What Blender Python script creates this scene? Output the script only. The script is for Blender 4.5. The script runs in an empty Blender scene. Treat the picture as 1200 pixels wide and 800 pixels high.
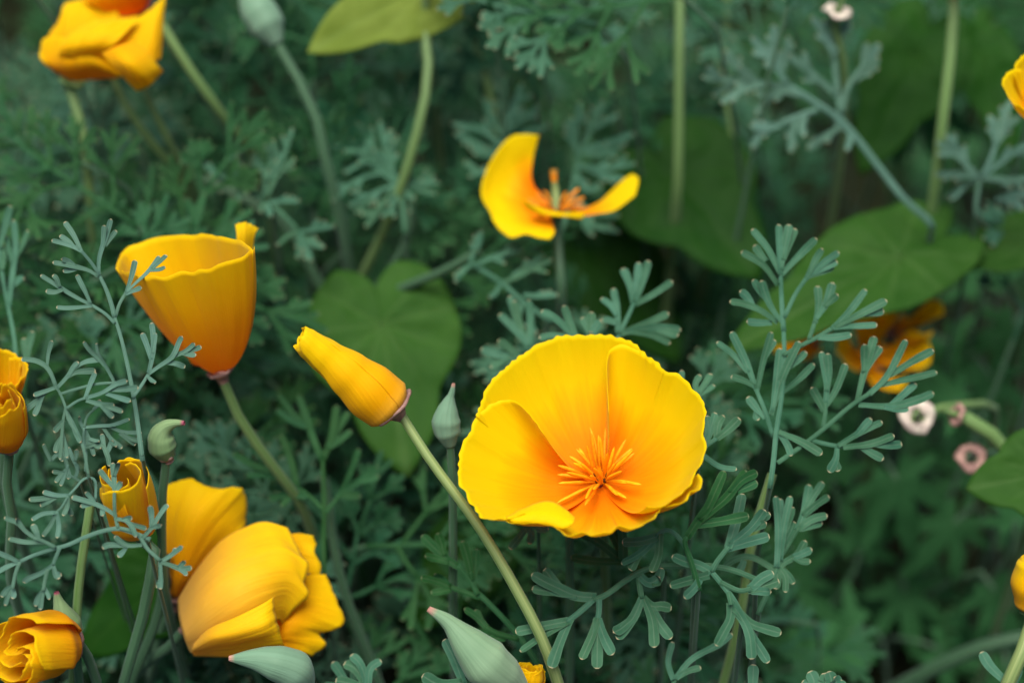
import bpy, bmesh, math, random
from mathutils import Vector, Matrix, noise

# ------------------------------------------------------------------ camera, light, exposure
SC = bpy.context.scene
COL = SC.collection
S = 0.01                                   # every number below is in centimetres
PITCH = math.radians(42)
LENS, SENSOR, FOCUS = 60.0, 36.0, 41.5
CR = Vector((1, 0, 0))
CF = Vector((0, math.cos(PITCH), -math.sin(PITCH)))
CU = Vector((0, math.sin(PITCH), math.cos(PITCH)))
AIM = Vector((0, 0, 21.0))
EYE = AIM - CF * FOCUS
UP = Vector((0, 0, 1))

cam_data = bpy.data.cameras.new('camera')
cam = bpy.data.objects.new('camera', cam_data)
COL.objects.link(cam)
cam.matrix_world = Matrix(((CR.x, CU.x, -CF.x, EYE.x * S), (CR.y, CU.y, -CF.y, EYE.y * S),
                           (CR.z, CU.z, -CF.z, EYE.z * S), (0, 0, 0, 1)))
cam_data.lens, cam_data.sensor_width = LENS, SENSOR
cam_data.clip_start, cam_data.clip_end = 0.01, 200
cam_data.dof.use_dof = True
cam_data.dof.focus_distance = FOCUS * S
cam_data.dof.aperture_fstop = 4.9
cam_data.dof.aperture_blades = 0
SC.camera = cam

SUN_EL, SUN_AZ = math.radians(80), math.radians(215)
world = bpy.data.worlds.new('World')
SC.world = world
world.use_nodes = True
wn = world.node_tree.nodes
sky = wn.new('ShaderNodeTexSky')
sky.sky_type = 'NISHITA'
sky.sun_disc = False
sky.sun_elevation = SUN_EL
sky.sun_rotation = SUN_AZ
sky.air_density, sky.dust_density, sky.ozone_density = 1.0, 4.0, 1.0
world.node_tree.links.new(sky.outputs[0], wn['Background'].inputs[0])
wn['Background'].inputs[1].default_value = 0.05
sun_d = bpy.data.lights.new('sun', 'SUN')
sun_d.energy, sun_d.angle, sun_d.color = 2.7, math.radians(45), (1.0, 0.95, 0.86)
sun = bpy.data.objects.new('sun', sun_d)
COL.objects.link(sun)
sd = Vector((math.sin(SUN_AZ) * math.cos(SUN_EL), math.cos(SUN_AZ) * math.cos(SUN_EL), math.sin(SUN_EL)))
sun.rotation_euler = sd.to_track_quat('Z', 'Y').to_euler()
sun.location = (0, 0, 3)
SC.view_settings.view_transform = 'Standard'
SC.view_settings.look = 'None'
SC.view_settings.exposure = 1.2
SC.view_settings.gamma = 1.0
SC.cycles.max_bounces = 8
SC.cycles.transparent_max_bounces = 4


def W(px, py, dz=0.0):
    """a point dz centimetres beyond the plane of focus, on the sight line of a photograph pixel"""
    t = FOCUS + dz
    k = SENSOR / LENS / 1200.0 * t
    return EYE + CR * ((px - 600) * k) + CU * ((400 - py) * k) + CF * t


def Wplane(px, py, pt, n):
    d = W(px, py, 0) - EYE
    return EYE + d * ((pt - EYE).dot(n) / d.dot(n))


PX = SENSOR / LENS / 1200.0 * FOCUS        # centimetres per photograph pixel in the plane of focus


# ------------------------------------------------------------------ materials
def new_mat(name):
    m = bpy.data.materials.new(name)
    m.use_nodes = True
    nt = m.node_tree
    for n in list(nt.nodes):
        nt.nodes.remove(n)
    out = nt.nodes.new('ShaderNodeOutputMaterial')
    return m, nt, out


def nd(nt, kind, **kw):
    n = nt.nodes.new(kind)
    for k, v in kw.items():
        setattr(n, k, v)
    return n


def math_node(nt, op, a, b=None, clamp=False):
    n = nd(nt, 'ShaderNodeMath', operation=op, use_clamp=clamp)
    for i, x in enumerate((a, b)):
        if x is None:
            continue
        if isinstance(x, (int, float)):
            n.inputs[i].default_value = x
        else:
            nt.links.new(x, n.inputs[i])
    return n.outputs[0]


def mix_col(nt, fac, a, b, mode='MIX'):
    n = nd(nt, 'ShaderNodeMix', data_type='RGBA', blend_type=mode)
    for sock, x in ((n.inputs[0], fac), (n.inputs[6], a), (n.inputs[7], b)):
        if isinstance(x, (int, float)):
            sock.default_value = x
        elif isinstance(x, tuple):
            sock.default_value = (*x, 1.0)
        else:
            nt.links.new(x, sock)
    return n.outputs[2]


def ramp(nt, fac, stops):
    r = nd(nt, 'ShaderNodeValToRGB')
    e = r.color_ramp.elements
    while len(e) < len(stops):
        e.new(0.5)
    for el, (p, c) in zip(e, stops):
        el.position = p
        el.color = (*c, 1) if isinstance(c, tuple) else (c, c, c, 1)
    nt.links.new(fac, r.inputs[0])
    return r.outputs[0]


def noise_tex(nt, vec, scale, detail=3.0, rough=0.55):
    n = nd(nt, 'ShaderNodeTexNoise')
    n.inputs['Scale'].default_value = scale
    n.inputs['Detail'].default_value = detail
    n.inputs['Roughness'].default_value = rough
    if vec is not None:
        nt.links.new(vec, n.inputs['Vector'])
    return n.outputs[0]


def finish(nt, out, color, rough=0.5, spec=0.3, trans=0.0, trans_col=None, bump=None, bump_s=0.2, bump_d=0.0004, sheen=0.0, sheen_tint=(1, 1, 1), coat=0.0):
    p = nd(nt, 'ShaderNodeBsdfPrincipled')
    def put(sock, x):
        if isinstance(x, (int, float)):
            sock.default_value = x
        elif isinstance(x, tuple):
            sock.default_value = (*x, 1.0)
        else:
            nt.links.new(x, sock)
    put(p.inputs['Base Color'], color)
    put(p.inputs['Roughness'], rough)
    p.inputs['Specular IOR Level'].default_value = spec
    p.inputs['Sheen Weight'].default_value = sheen
    p.inputs['Sheen Tint'].default_value = (*sheen_tint, 1)
    p.inputs['Sheen Roughness'].default_value = 0.5
    p.inputs['Coat Weight'].default_value = coat
    if bump is not None:
        b = nd(nt, 'ShaderNodeBump')
        b.inputs['Strength'].default_value = bump_s
        b.inputs['Distance'].default_value = bump_d
        nt.links.new(bump, b.inputs['Height'])
        nt.links.new(b.outputs[0], p.inputs['Normal'])
    sh = p.outputs[0]
    if trans > 0:
        t = nd(nt, 'ShaderNodeBsdfTranslucent')
        put(t.inputs[0], trans_col if trans_col is not None else color)
        mx = nd(nt, 'ShaderNodeMixShader')
        mx.inputs[0].default_value = trans
        nt.links.new(sh, mx.inputs[1])
        nt.links.new(t.outputs[0], mx.inputs[2])
        sh = mx.outputs[0]
    nt.links.new(sh, out.inputs[0])


def uv_sep(nt):
    u = nd(nt, 'ShaderNodeUVMap')
    u.uv_map = 'UVMap'
    s = nd(nt, 'ShaderNodeSeparateXYZ')
    nt.links.new(u.outputs[0], s.inputs[0])
    return u.outputs[0], s.outputs[0], s.outputs[1]


def petal_mat(name, stops, trans=0.3, rough=0.5, sheen=0.1, streak=0.16, blotch=0.08):
    m, nt, out = new_mat(name)
    uv, u, v = uv_sep(nt)
    mp = nd(nt, 'ShaderNodeMapping')
    nt.links.new(uv, mp.inputs[0])
    mp.inputs['Scale'].default_value = (46, 1.6, 1)
    fine = noise_tex(nt, mp.outputs[0], 1.0, 4, 0.6)
    mp2 = nd(nt, 'ShaderNodeMapping')
    nt.links.new(uv, mp2.inputs[0])
    mp2.inputs['Scale'].default_value = (11, 1.1, 1)
    mp2.inputs['Location'].default_value = (3.1, 1.7, 0)
    broad = noise_tex(nt, mp2.outputs[0], 1.0, 2)
    a = math_node(nt, 'MULTIPLY', math_node(nt, 'SUBTRACT', fine, 0.5), streak)
    b = math_node(nt, 'MULTIPLY', math_node(nt, 'SUBTRACT', broad, 0.5), streak * 1.3)
    vv = math_node(nt, 'ADD', math_node(nt, 'ADD', v, a), b, True)
    col = ramp(nt, vv, stops)
    tc = nd(nt, 'ShaderNodeTexCoord')
    bl = noise_tex(nt, tc.outputs['Object'], 160.0, 3)
    col = mix_col(nt, math_node(nt, 'MULTIPLY', ramp(nt, bl, [(0.45, 0.0), (0.8, 1.0)]), blotch), col, (0.62, 0.2, 0.004))
    finish(nt, out, col, rough + 0.1, 0.1, trans + 0.22, mix_col(nt, 0.3, col, (0.9, 0.45, 0.0)), math_node(nt, 'ADD', fine, math_node(nt, 'MULTIPLY', broad, 1.5)), 0.38, 0.0007, sheen, (1, 0.9, 0.6))
    return m


ORANGE = (0.93, 0.27, 0.0)
M = {}
M['petal'] = petal_mat('petal_yellow', [(0.0, (0.9, 0.24, 0.0)), (0.28, (0.92, 0.31, 0.0)), (0.5, (0.9, 0.48, 0.0)), (0.66, (0.86, 0.64, 0.0)), (1.0, (0.85, 0.68, 0.0))], 0.3, 0.5, 0.06, 0.2, 0.0)
M['petal_cup'] = petal_mat('petal_cup', [(0.0, (0.84, 0.36, 0.0)), (0.4, (0.85, 0.43, 0.0)), (0.7, (0.86, 0.54, 0.0)), (1.0, (0.86, 0.62, 0.001))], 0.3, 0.5, 0.1)
M['petal_furl'] = petal_mat('petal_furled', [(0.0, (0.8, 0.46, 0.05)), (0.2, (0.84, 0.43, 0.0)), (0.6, (0.86, 0.53, 0.0)), (0.85, (0.86, 0.62, 0.0)), (1.0, (0.87, 0.63, 0.001))], 0.22, 0.42, 0.1, 0.1)
M['petal_pale'] = petal_mat('petal_pale', [(0.0, (0.8, 0.5, 0.1)), (0.35, (0.83, 0.5, 0.04)), (0.7, (0.86, 0.55, 0.01)), (1.0, (0.87, 0.62, 0.002))], 0.25, 0.42, 0.1, 0.18, 0.12)
M['petal_rose'] = petal_mat('petal_rosette', [(0.0, (0.9, 0.2, 0.0)), (0.5, (0.92, 0.3, 0.0)), (0.8, (0.88, 0.44, 0.0)), (1.0, (0.87, 0.58, 0.004))], 0.35, 0.5, 0.1)


def solid_mat(name, c1, c2, scale, rough=0.5, trans=0.0, stretch=None, sheen=0.0, spec=0.3, bump=0.15):
    m, nt, out = new_mat(name)
    tc = nd(nt, 'ShaderNodeTexCoord')
    vec = tc.outputs['Object']
    if stretch:
        uv, u, v = uv_sep(nt)
        mp = nd(nt, 'ShaderNodeMapping')
        nt.links.new(uv, mp.inputs[0])
        mp.inputs['Scale'].default_value = stretch
        vec = mp.outputs[0]
    n = noise_tex(nt, vec, scale, 4)
    info = nd(nt, 'ShaderNodeObjectInfo')
    f = ramp(nt, n, [(0.35, 0.0), (0.65, 1.0)])
    col = mix_col(nt, f, c1, c2)
    k = math_node(nt, 'ADD', math_node(nt, 'MULTIPLY', info.outputs['Random'], 0.3), 0.85)
    col = mix_col(nt, 1.0, col, (1, 1, 1), 'MULTIPLY') if False else col
    hs = nd(nt, 'ShaderNodeHueSaturation')
    nt.links.new(col, hs.inputs['Color'])
    nt.links.new(k, hs.inputs['Value'])
    finish(nt, out, hs.outputs[0], rough, spec, trans, None, n, 0.5 if stretch else bump, 0.0006, sheen * 0.4, (0.8, 0.95, 1.0))
    return m


M['stamen'] = solid_mat('stamen_orange', (0.92, 0.36, 0.0), (0.95, 0.46, 0.004), 900, 0.6, 0.25)
M['stamen_old'] = solid_mat('stamen_withered', (0.62, 0.17, 0.005), (0.75, 0.3, 0.01), 900, 0.6, 0.2)
M['dark'] = solid_mat('dark_speck', (0.03, 0.012, 0.004), (0.08, 0.03, 0.008), 900, 0.7)
M['stem'] = solid_mat('stem_green', (0.075, 0.15, 0.035), (0.12, 0.2, 0.07), 1.0, 0.5, 0.0, (14, 0.8, 1), 0.25)
M['stem_blue'] = solid_mat('stem_blue_green', (0.026, 0.075, 0.034), (0.044, 0.105, 0.05), 1.0, 0.5, 0.0, (14, 0.8, 1), 0.3)
M['stem_pale'] = solid_mat('stem_pale_striped', (0.09, 0.16, 0.045), (0.24, 0.3, 0.11), 1.0, 0.45, 0.0, (11, 0.25, 1), 0.15)
M['pink'] = solid_mat('receptacle_pink', (0.22, 0.12, 0.11), (0.36, 0.22, 0.18), 700, 0.6, 0.15)
M['pale_rim'] = solid_mat('receptacle_white', (0.42, 0.34, 0.3), (0.6, 0.55, 0.45), 500, 0.6, 0.15)
M['tipred'] = solid_mat('bud_tip', (0.3, 0.035, 0.06), (0.4, 0.12, 0.1), 700, 0.5)
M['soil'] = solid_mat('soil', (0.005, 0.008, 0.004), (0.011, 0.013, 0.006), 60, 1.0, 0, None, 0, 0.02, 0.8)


def bud_mat(name, c_base, c_tip, c_end):
    m, nt, out = new_mat(name)
    uv, u, v = uv_sep(nt)
    mp = nd(nt, 'ShaderNodeMapping')
    nt.links.new(uv, mp.inputs[0])
    mp.inputs['Scale'].default_value = (18, 0.7, 1)
    n = noise_tex(nt, mp.outputs[0], 1.0, 4)
    col = ramp(nt, v, [(0.0, c_base), (0.55, c_tip), (0.93, c_tip), (0.985, c_end)])
    col = mix_col(nt, math_node(nt, 'MULTIPLY', ramp(nt, n, [(0.35, 0.0), (0.65, 1.0)]), 0.3), col, (0.06, 0.12, 0.06))
    finish(nt, out, col, 0.55, 0.18, 0.12, None, n, 0.6, 0.0006, 0.12, (0.8, 0.95, 1.0))
    return m


M['bud'] = bud_mat('bud_glaucous', (0.17, 0.29, 0.2), (0.14, 0.26, 0.17), (0.5, 0.25, 0.2))
M['bud_pale'] = bud_mat('bud_pale', (0.25, 0.35, 0.22), (0.17, 0.29, 0.17), (0.45, 0.22, 0.18))
M['bud_green'] = bud_mat('bud_green', (0.1, 0.19, 0.07), (0.2, 0.31, 0.14), (0.36, 0.05, 0.12))


def frond_mat(name, c1, c2, tip=(0.42, 0.36, 0.22), margin=0.18, trans=0.2, sheen=0.35):
    m, nt, out = new_mat(name)
    uv, u, v = uv_sep(nt)
    tc = nd(nt, 'ShaderNodeTexCoord')
    n = noise_tex(nt, tc.outputs['Object'], 130, 4)
    info = nd(nt, 'ShaderNodeObjectInfo')
    col = mix_col(nt, ramp(nt, n, [(0.35, 0.0), (0.65, 1.0)]), c1, c2)
    hs = nd(nt, 'ShaderNodeHueSaturation')
    nt.links.new(col, hs.inputs['Color'])
    rnd = info.outputs['Random']
    nt.links.new(math_node(nt, 'ADD', math_node(nt, 'MULTIPLY', rnd, 0.26), 0.87), hs.inputs['Value'])
    nt.links.new(math_node(nt, 'ADD', math_node(nt, 'MULTIPLY', rnd, 0.03), 0.485), hs.inputs['Hue'])
    col = hs.outputs[0]
    d = math_node(nt, 'ABSOLUTE', math_node(nt, 'SUBTRACT', u, 0.5))          # 0 at midrib, 0.5 at margin
    edge = ramp(nt, d, [(0.36, 0.0), (0.5, margin)])
    mid = ramp(nt, d, [(0.0, 0.3), (0.1, 0.0)])
    pale = (c2[0] * 1.7 + 0.08, c2[1] * 1.45 + 0.05, c2[2] * 1.5 + 0.05)
    col = mix_col(nt, edge, col, pale)
    col = mix_col(nt, mid, col, pale)
    tipf = ramp(nt, v, [(0.0, 1.0), (0.015, 0.5), (0.035, 0.0)])
    col = mix_col(nt, tipf, col, tip)
    vein = noise_tex(nt, tc.outputs['Object'], 900, 2)
    finish(nt, out, col, 0.62, 0.1, trans, mix_col(nt, 0.5, col, (0.12, 0.26, 0.05)), math_node(nt, 'ADD', math_node(nt, 'MULTIPLY', mid, -2.0), vein), 0.25, 0.0004, sheen, (0.75, 0.95, 1.0))
    return m


M['frond'] = frond_mat('frond_blue_green', (0.024, 0.088, 0.047), (0.044, 0.132, 0.076), sheen=0.05)
M['frond_grey'] = frond_mat('frond_grey_blue', (0.05, 0.122, 0.085), (0.075, 0.165, 0.12), sheen=0.08)
M['frond_green'] = frond_mat('frond_green', (0.008, 0.054, 0.015), (0.018, 0.084, 0.026), sheen=0.0, tip=(0.14, 0.17, 0.09))
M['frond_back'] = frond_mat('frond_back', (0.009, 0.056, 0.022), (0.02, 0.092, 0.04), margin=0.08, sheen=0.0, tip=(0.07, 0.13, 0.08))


def blade_mat(name, c1, c2, vein_c, trans=0.3, rough=0.45):
    m, nt, out = new_mat(name)
    tc = nd(nt, 'ShaderNodeTexCoord')
    n = noise_tex(nt, tc.outputs['Object'], 70, 5)
    at = nd(nt, 'ShaderNodeAttribute')
    at.attribute_name = 'vein'
    info = nd(nt, 'ShaderNodeObjectInfo')
    col = mix_col(nt, ramp(nt, n, [(0.3, 0.0), (0.7, 1.0)]), c1, c2)
    hs = nd(nt, 'ShaderNodeHueSaturation')
    nt.links.new(col, hs.inputs['Color'])
    nt.links.new(math_node(nt, 'ADD', math_node(nt, 'MULTIPLY', info.outputs['Random'], 0.35), 0.82), hs.inputs['Value'])
    col = mix_col(nt, math_node(nt, 'MULTIPLY', at.outputs['Fac'], 0.14), hs.outputs[0], vein_c)
    finish(nt, out, col, rough + 0.15, 0.07, trans, mix_col(nt, 0.4, col, (0.14, 0.3, 0.01)), n, 0.2, 0.0006)
    return m


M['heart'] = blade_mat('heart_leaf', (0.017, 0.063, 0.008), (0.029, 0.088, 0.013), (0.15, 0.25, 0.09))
M['heart_lit'] = blade_mat('heart_leaf_backlit', (0.15, 0.22, 0.03), (0.2, 0.27, 0.05), (0.2, 0.32, 0.1), 0.45)  # back light put into the colour: a paler copy of the heart leaf
M['heart_dark'] = blade_mat('heart_leaf_shaded', (0.006, 0.038, 0.003), (0.012, 0.054, 0.005), (0.03, 0.08, 0.012), 0.15)  # shade put into the colour: a darkened copy of the heart leaf
M['toothed'] = blade_mat('toothed_leaf', (0.018, 0.076, 0.024), (0.03, 0.11, 0.038), (0.07, 0.15, 0.07), 0.2, 0.55)


# ------------------------------------------------------------------ object helpers
def mesh_obj(name, verts, faces, mat, parent=None, origin=Vector((0, 0, 0)), uvs=None, attr=None, smooth=True):
    me = bpy.data.meshes.new(name)
    me.from_pydata([tuple((Vector(v) - origin) * S) for v in verts], [], faces)
    if uvs is not None:
        lay = me.uv_layers.new(name='UVMap')
        vi = [0] * len(me.loops)
        me.loops.foreach_get('vertex_index', vi)
        flat = []
        for i in vi:
            flat.extend(uvs[i])
        lay.data.foreach_set('uv', flat)
    if attr is not None:
        a = me.attributes.new('vein', 'FLOAT', 'POINT')
        a.data.foreach_set('value', attr)
    if smooth:
        me.polygons.foreach_set('use_smooth', [True] * len(me.polygons))
    me.materials.append(M[mat])
    me.update()
    o = bpy.data.objects.new(name, me)
    COL.objects.link(o)
    if parent is not None:
        o.parent = parent
    return o


def thing(name, base, label, cat, group=None):
    o = bpy.data.objects.new(name, None)
    o.empty_display_size = 0.01
    COL.objects.link(o)
    o.location = base * S
    o['label'], o['category'] = label, cat
    if group:
        o['group'] = group
    return o


def solidify(o, t=0.025):
    md = o.modifiers.new('thickness', 'SOLIDIFY')
    md.thickness = t * S
    md.offset = 0
    return o


def crom(pts, n, closed=False):
    """Catmull-Rom curve through pts, n samples spaced by length"""
    pts = [Vector(p) for p in pts]
    if len(pts) == 2:
        return [pts[0].lerp(pts[1], i / (n - 1)) for i in range(n)]
    ext = [pts[0] * 2 - pts[1]] + pts + [pts[-1] * 2 - pts[-2]]
    fine = []
    K = 10
    for i in range(1, len(ext) - 2):
        a, b, c, d = ext[i - 1:i + 3]
        for k in range(K):
            t = k / K
            fine.append(0.5 * ((2 * b) + (c - a) * t + (2 * a - 5 * b + 4 * c - d) * t * t + (3 * b - a - 3 * c + d) * t ** 3))
    fine.append(pts[-1])
    L = [0.0]
    for i in range(1, len(fine)):
        L.append(L[-1] + (fine[i] - fine[i - 1]).length)
    out, j = [], 0
    for i in range(n):
        s = L[-1] * i / (n - 1)
        while j < len(L) - 2 and L[j + 1] < s:
            j += 1
        seg = L[j + 1] - L[j]
        out.append(fine[j].lerp(fine[j + 1], 0 if seg < 1e-9 else min(1, (s - L[j]) / seg)))
    return out


def lerp_list(vals, n):
    out = []
    for i in range(n):
        t = i / (n - 1) * (len(vals) - 1)
        j = min(int(t), len(vals) - 2)
        out.append(vals[j] + (vals[j + 1] - vals[j]) * (t - j))
    return out


def tube_data(path, radii, n=16, sides=10, wob=0.0, seed=0):
    P = crom(path, n)
    if callable(radii):
        R = [radii(i / (n - 1)) for i in range(n)]
    else:
        R = lerp_list(list(radii), n)
    verts, faces, uvs = [], [], []
    t0 = (P[1] - P[0]).normalized()
    side = t0.cross(UP if abs(t0.dot(UP)) < 0.9 else Vector((1, 0, 0))).normalized()
    L = 0.0
    for i in range(n):
        t = (P[min(i + 1, n - 1)] - P[max(i - 1, 0)]).normalized()
        side = (side - t * side.dot(t)).normalized()
        b = t.cross(side)
        if i:
            L += (P[i] - P[i - 1]).length
        for k in range(sides + 1):
            a = 2 * math.pi * k / sides
            r = R[i]
            if wob:
                r *= 1 + wob * noise.noise(Vector((math.cos(a) * 1.5, math.sin(a) * 1.5, i * 0.3 + seed)))
            verts.append(P[i] + side * (math.cos(a) * r) + b * (math.sin(a) * r))
            uvs.append((k / sides, i / (n - 1)))
    for i in range(n - 1):
        for k in range(sides):
            a = i * (sides + 1) + k
            faces.append((a, a + 1, a + sides + 2, a + sides + 1))
    return verts, faces, uvs


def tube(name, path, radii, mat, parent=None, origin=Vector((0, 0, 0)), n=16, sides=10, wob=0.0, seed=0):
    v, f, u = tube_data(path, radii, n, sides, wob, seed)
    return mesh_obj(name, v, f, mat, parent, origin, u)


def frame(axis, hint=Vector((1, 0.13, 0.07))):
    axis = axis.normalized()
    e1 = (hint - axis * hint.dot(axis)).normalized()
    return e1, axis.cross(e1), axis


def soil_end(P):
    """continue a stalk smoothly from its last point down to the soil"""
    d = (P[-1] - P[-2]).normalized()
    q = P[-1] + d * 1.3 - UP * 0.6 + CF * 0.4
    g = Vector((q.x + d.x * 1.5, q.y + max(d.y, 0) * 2 + 1.5, -.3))
    return P + [q, q.lerp(g, 0.5), g]


def to_ground(p, lean=(0, 0), n_mid=None):
    """a stalk path from p down to the soil"""
    g = Vector((p.x + lean[0], p.y + lean[1], -0.3))
    m = p.lerp(g, 0.5) + Vector((-lean[0] * 0.2, -lean[1] * 0.2, p.z * 0.06))
    return [p, m, g]


# ------------------------------------------------------------------ petals
def grid_mesh(name, G, mat, parent, origin, uvfun=None, thick=0.012):
    nv, nu = len(G), len(G[0])
    verts = [p for row in G for p in row]
    uvs = [(j / (nu - 1), i / (nv - 1)) if uvfun is None else uvfun(j / (nu - 1), i / (nv - 1)) for i in range(nv) for j in range(nu)]
    faces = [(i * nu + j, i * nu + j + 1, (i + 1) * nu + j + 1, (i + 1) * nu + j) for i in range(nv - 1) for j in range(nu - 1)]
    o = mesh_obj(name, verts, faces, mat, parent, origin, uvs)
    if thick:
        solidify(o, thick)
    return o


def patch(rows, nu=36, nv=24, ruffle=0.0, seed=0, edge=0.0, freq=1.2):
    """smooth sheet through rows of control points, first row at the petal's base; a ragged, softly pleated margin"""
    cols = [crom(r, nu) for r in rows]
    G = [[None] * nu for _ in range(nv)]
    for j in range(nu):
        c = crom([cols[i][j] for i in range(len(rows))], nv)
        for i in range(nv):
            G[i][j] = c[i]
    for i in range(nv):
        for j in range(nu):
            v = i / (nv - 1)
            a, b = G[max(i - 1, 0)][j], G[min(i + 1, nv - 1)][j]
            c, d = G[i][max(j - 1, 0)], G[i][min(j + 1, nu - 1)]
            nrm = (b - a).cross(d - c)
            nrm = nrm.normalized() if nrm.length > 1e-9 else Vector((0, 0, 1))
            u = j / (nu - 1)
            w = noise.noise(Vector((u * 7 * freq, v * 1.6 * freq, seed))) + 0.5 * noise.noise(Vector((u * 17 * freq, v * 2, seed + 9)))
            G[i][j] = G[i][j] + nrm * (ruffle * w * (0.25 + v))
    if edge:
        for j in range(nu):
            e = noise.noise(Vector((j * 0.55, seed, 1))) * edge
            dirv = (G[-1][j] - G[-3][j]).normalized()
            G[-1][j] = G[-1][j] + dirv * e
            G[-2][j] = G[-2][j] + dirv * e * 0.5
    return G


def rim_petal(base, axis, rim, nu=64, nv=26, fp=0.75, gp=1.7, out=0.0, ruffle=0.03, scal=0.012, scal_n=22, seed=0, v0=0.05):
    R = crom(rim, nu)
    G = []
    for i in range(nv):
        v = v0 + (1 - v0) * i / (nv - 1)
        row = []
        for j in range(nu):
            u = j / (nu - 1)
            d = R[j] - base
            h = d.dot(axis)
            rad = d - axis * h
            s = 1 + scal * (v ** 8) * (0.55 * math.sin(scal_n * math.pi * 2 * u + seed + 6 * noise.noise(Vector((u * 7, seed, 0)))) + 1.5 * noise.noise(Vector((u * 14, seed, 3))) + 0.9 * noise.noise(Vector((u * 37, seed, 5))))
            k = math.sin(math.pi * u) ** 0.35 if 0 < u < 1 else 0
            p = base + rad * (v ** fp) * s + axis * (h * v ** gp)
            w = noise.noise(Vector((u * 4, v * 1.5, seed))) + 0.45 * noise.noise(Vector((u * 15, v * 1.2, seed + 4))) + 0.16 * (v ** 5) * math.sin(scal_n * 6.283 * u + seed + 5 * noise.noise(Vector((u * 5, seed, 7))))
            p = p + axis * (w * ruffle * (0.3 + v) * 1.4) - rad.normalized() * (w * ruffle * v * 0.8)
            p = p + (rad.normalized() * 0.75 - axis * 0.65) * (out * math.sin(math.pi * min(1, v * 0.9)))
            row.append(p)
        G.append(row)
    return G


def stamens(parent, base, axis, n, length, mat, origin, seed=0, spread=(15, 75), rad=0.055, hint=None):
    rng = random.Random(seed)
    e1, e2, ax = frame(axis)
    for k in range(n):
        a = 2 * math.pi * (k * 0.381966 + rng.uniform(-0.03, 0.03))
        sp = math.radians(spread[0] + (spread[1] - spread[0]) * ((k + 0.5) / n) ** 0.8)
        L = length * rng.uniform(0.8, 1.15)
        dirr = e1 * math.cos(a) + e2 * math.sin(a)
        p0 = base + dirr * 0.1
        p1 = p0 + (dirr * math.sin(sp) * 0.8 + ax * math.cos(sp)) * L * 0.4
        p2 = p1 + (dirr * math.sin(sp) + ax * math.cos(sp) * 0.9) * L * 0.6 + dirr.cross(ax) * rng.uniform(-.12, .12) * L
        f = lambda t: rad * (0.45 if t < 0.3 else (0.45 + 0.55 * min(1, (t - 0.3) / 0.12)) * (1 if t < 0.8 else math.sqrt(max(0.02, 1 - ((t - 0.8) / 0.2) ** 2))))
        tube('stamen', [p0, p1, p2], f, mat, parent, origin, 12, 7, 0.25, k)


def receptacle(parent, base, axis, r, mat, origin, depth=0.5, lip=0.12):
    """cone under the petals with the flared rim of the poppy"""
    prof = [(0.09, -depth), (0.14, -depth * 0.75), (r * 0.55, -depth * 0.4), (r * 0.85, -0.1), (r + lip, -0.03), (r + lip * 1.1, 0.03), (r + lip * 0.6, 0.05), (r * 0.8, -0.02), (r * 0.2, -0.12)]
    e1, e2, ax = frame(axis)
    verts, faces, uvs = [], [], []
    N = 28
    for i, (rr, h) in enumerate(prof):
        for k in range(N + 1):
            a = 2 * math.pi * k / N
            q = rr * (1 + (0.08 * math.sin(5 * a) + 0.05 * noise.noise(Vector((math.cos(a) * 3, math.sin(a) * 3, r)))) * (1 if i in (4, 5, 6) else 0))
            verts.append(base + e1 * (q * math.cos(a)) + e2 * (q * math.sin(a)) + ax * h)
            uvs.append((k / N, i / len(prof)))
    for i in range(len(prof) - 1):
        for k in range(N):
            b = i * (N + 1) + k
            faces.append((b, b + 1, b + N + 2, b + N + 1))
    return mesh_obj('receptacle', verts, faces, mat, parent, origin, uvs)


def furl(parent, base, axis, L, prof, mat, origin, npet=4, span=235, spiral=0.45, twist=40, seed=0, flare=0.0, az0=0.0, ragged=0.06, nu=44, nv=26, tipin=0.0):
    """petals rolled round each other; prof(v) is the outer radius"""
    rng = random.Random(seed)
    e1, e2, ax = frame(axis)
    for k in range(npet):
        G = []
        a0 = az0 + 360.0 / npet * k + rng.uniform(-14, 14)
        lenk = L * rng.uniform(0.94, 1.02) * (1 - 0.03 * k)
        inn = 1.0 - 0.13 * (k // 2)
        for i in range(nv):
            v = i / (nv - 1)
            row = []
            for j in range(nu):
                u = j / (nu - 1)
                a = math.radians(a0 + span * u * (0.75 + 0.25 * v) + twist * v)
                r = prof(v) * inn * (1 - min(0.93, spiral * (1 + 0.3 * (k // 2))) * (u ** 1.2) * (0.25 + 0.75 * v)) + 0.012
                r += flare * (v ** 4) * (1 - u) * 0.9
                top = 1 + ragged * (v ** 3) * (noise.noise(Vector((u * 4.2, k * 3.1 + seed, 0))) * 1.6 + 0.4 * noise.noise(Vector((u * 13, k, seed))))
                top -= 0.05 * (v ** 3) * (abs(2 * u - 1) ** 3)
                r += 0.025 * (0.3 + v) * noise.noise(Vector((u * 5, v * 2.3, seed + k)))
                row.append(base + (e1 * math.cos(a) + e2 * math.sin(a)) * r + ax * (lenk * v * top))
            G.append(row)
        grid_mesh('petal', G, mat, parent, origin)


def prof_from(stops):
    def f(v):
        for (a, ra), (b, rb) in zip(stops, stops[1:]):
            if v <= b:
                t = (v - a) / (b - a)
                t = t * t * (3 - 2 * t)
                return ra + (rb - ra) * t
        return stops[-1][1]
    return f


def Z(ox, oy, s):
    return lambda x, y: (ox + x / s, oy + y / s)


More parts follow.
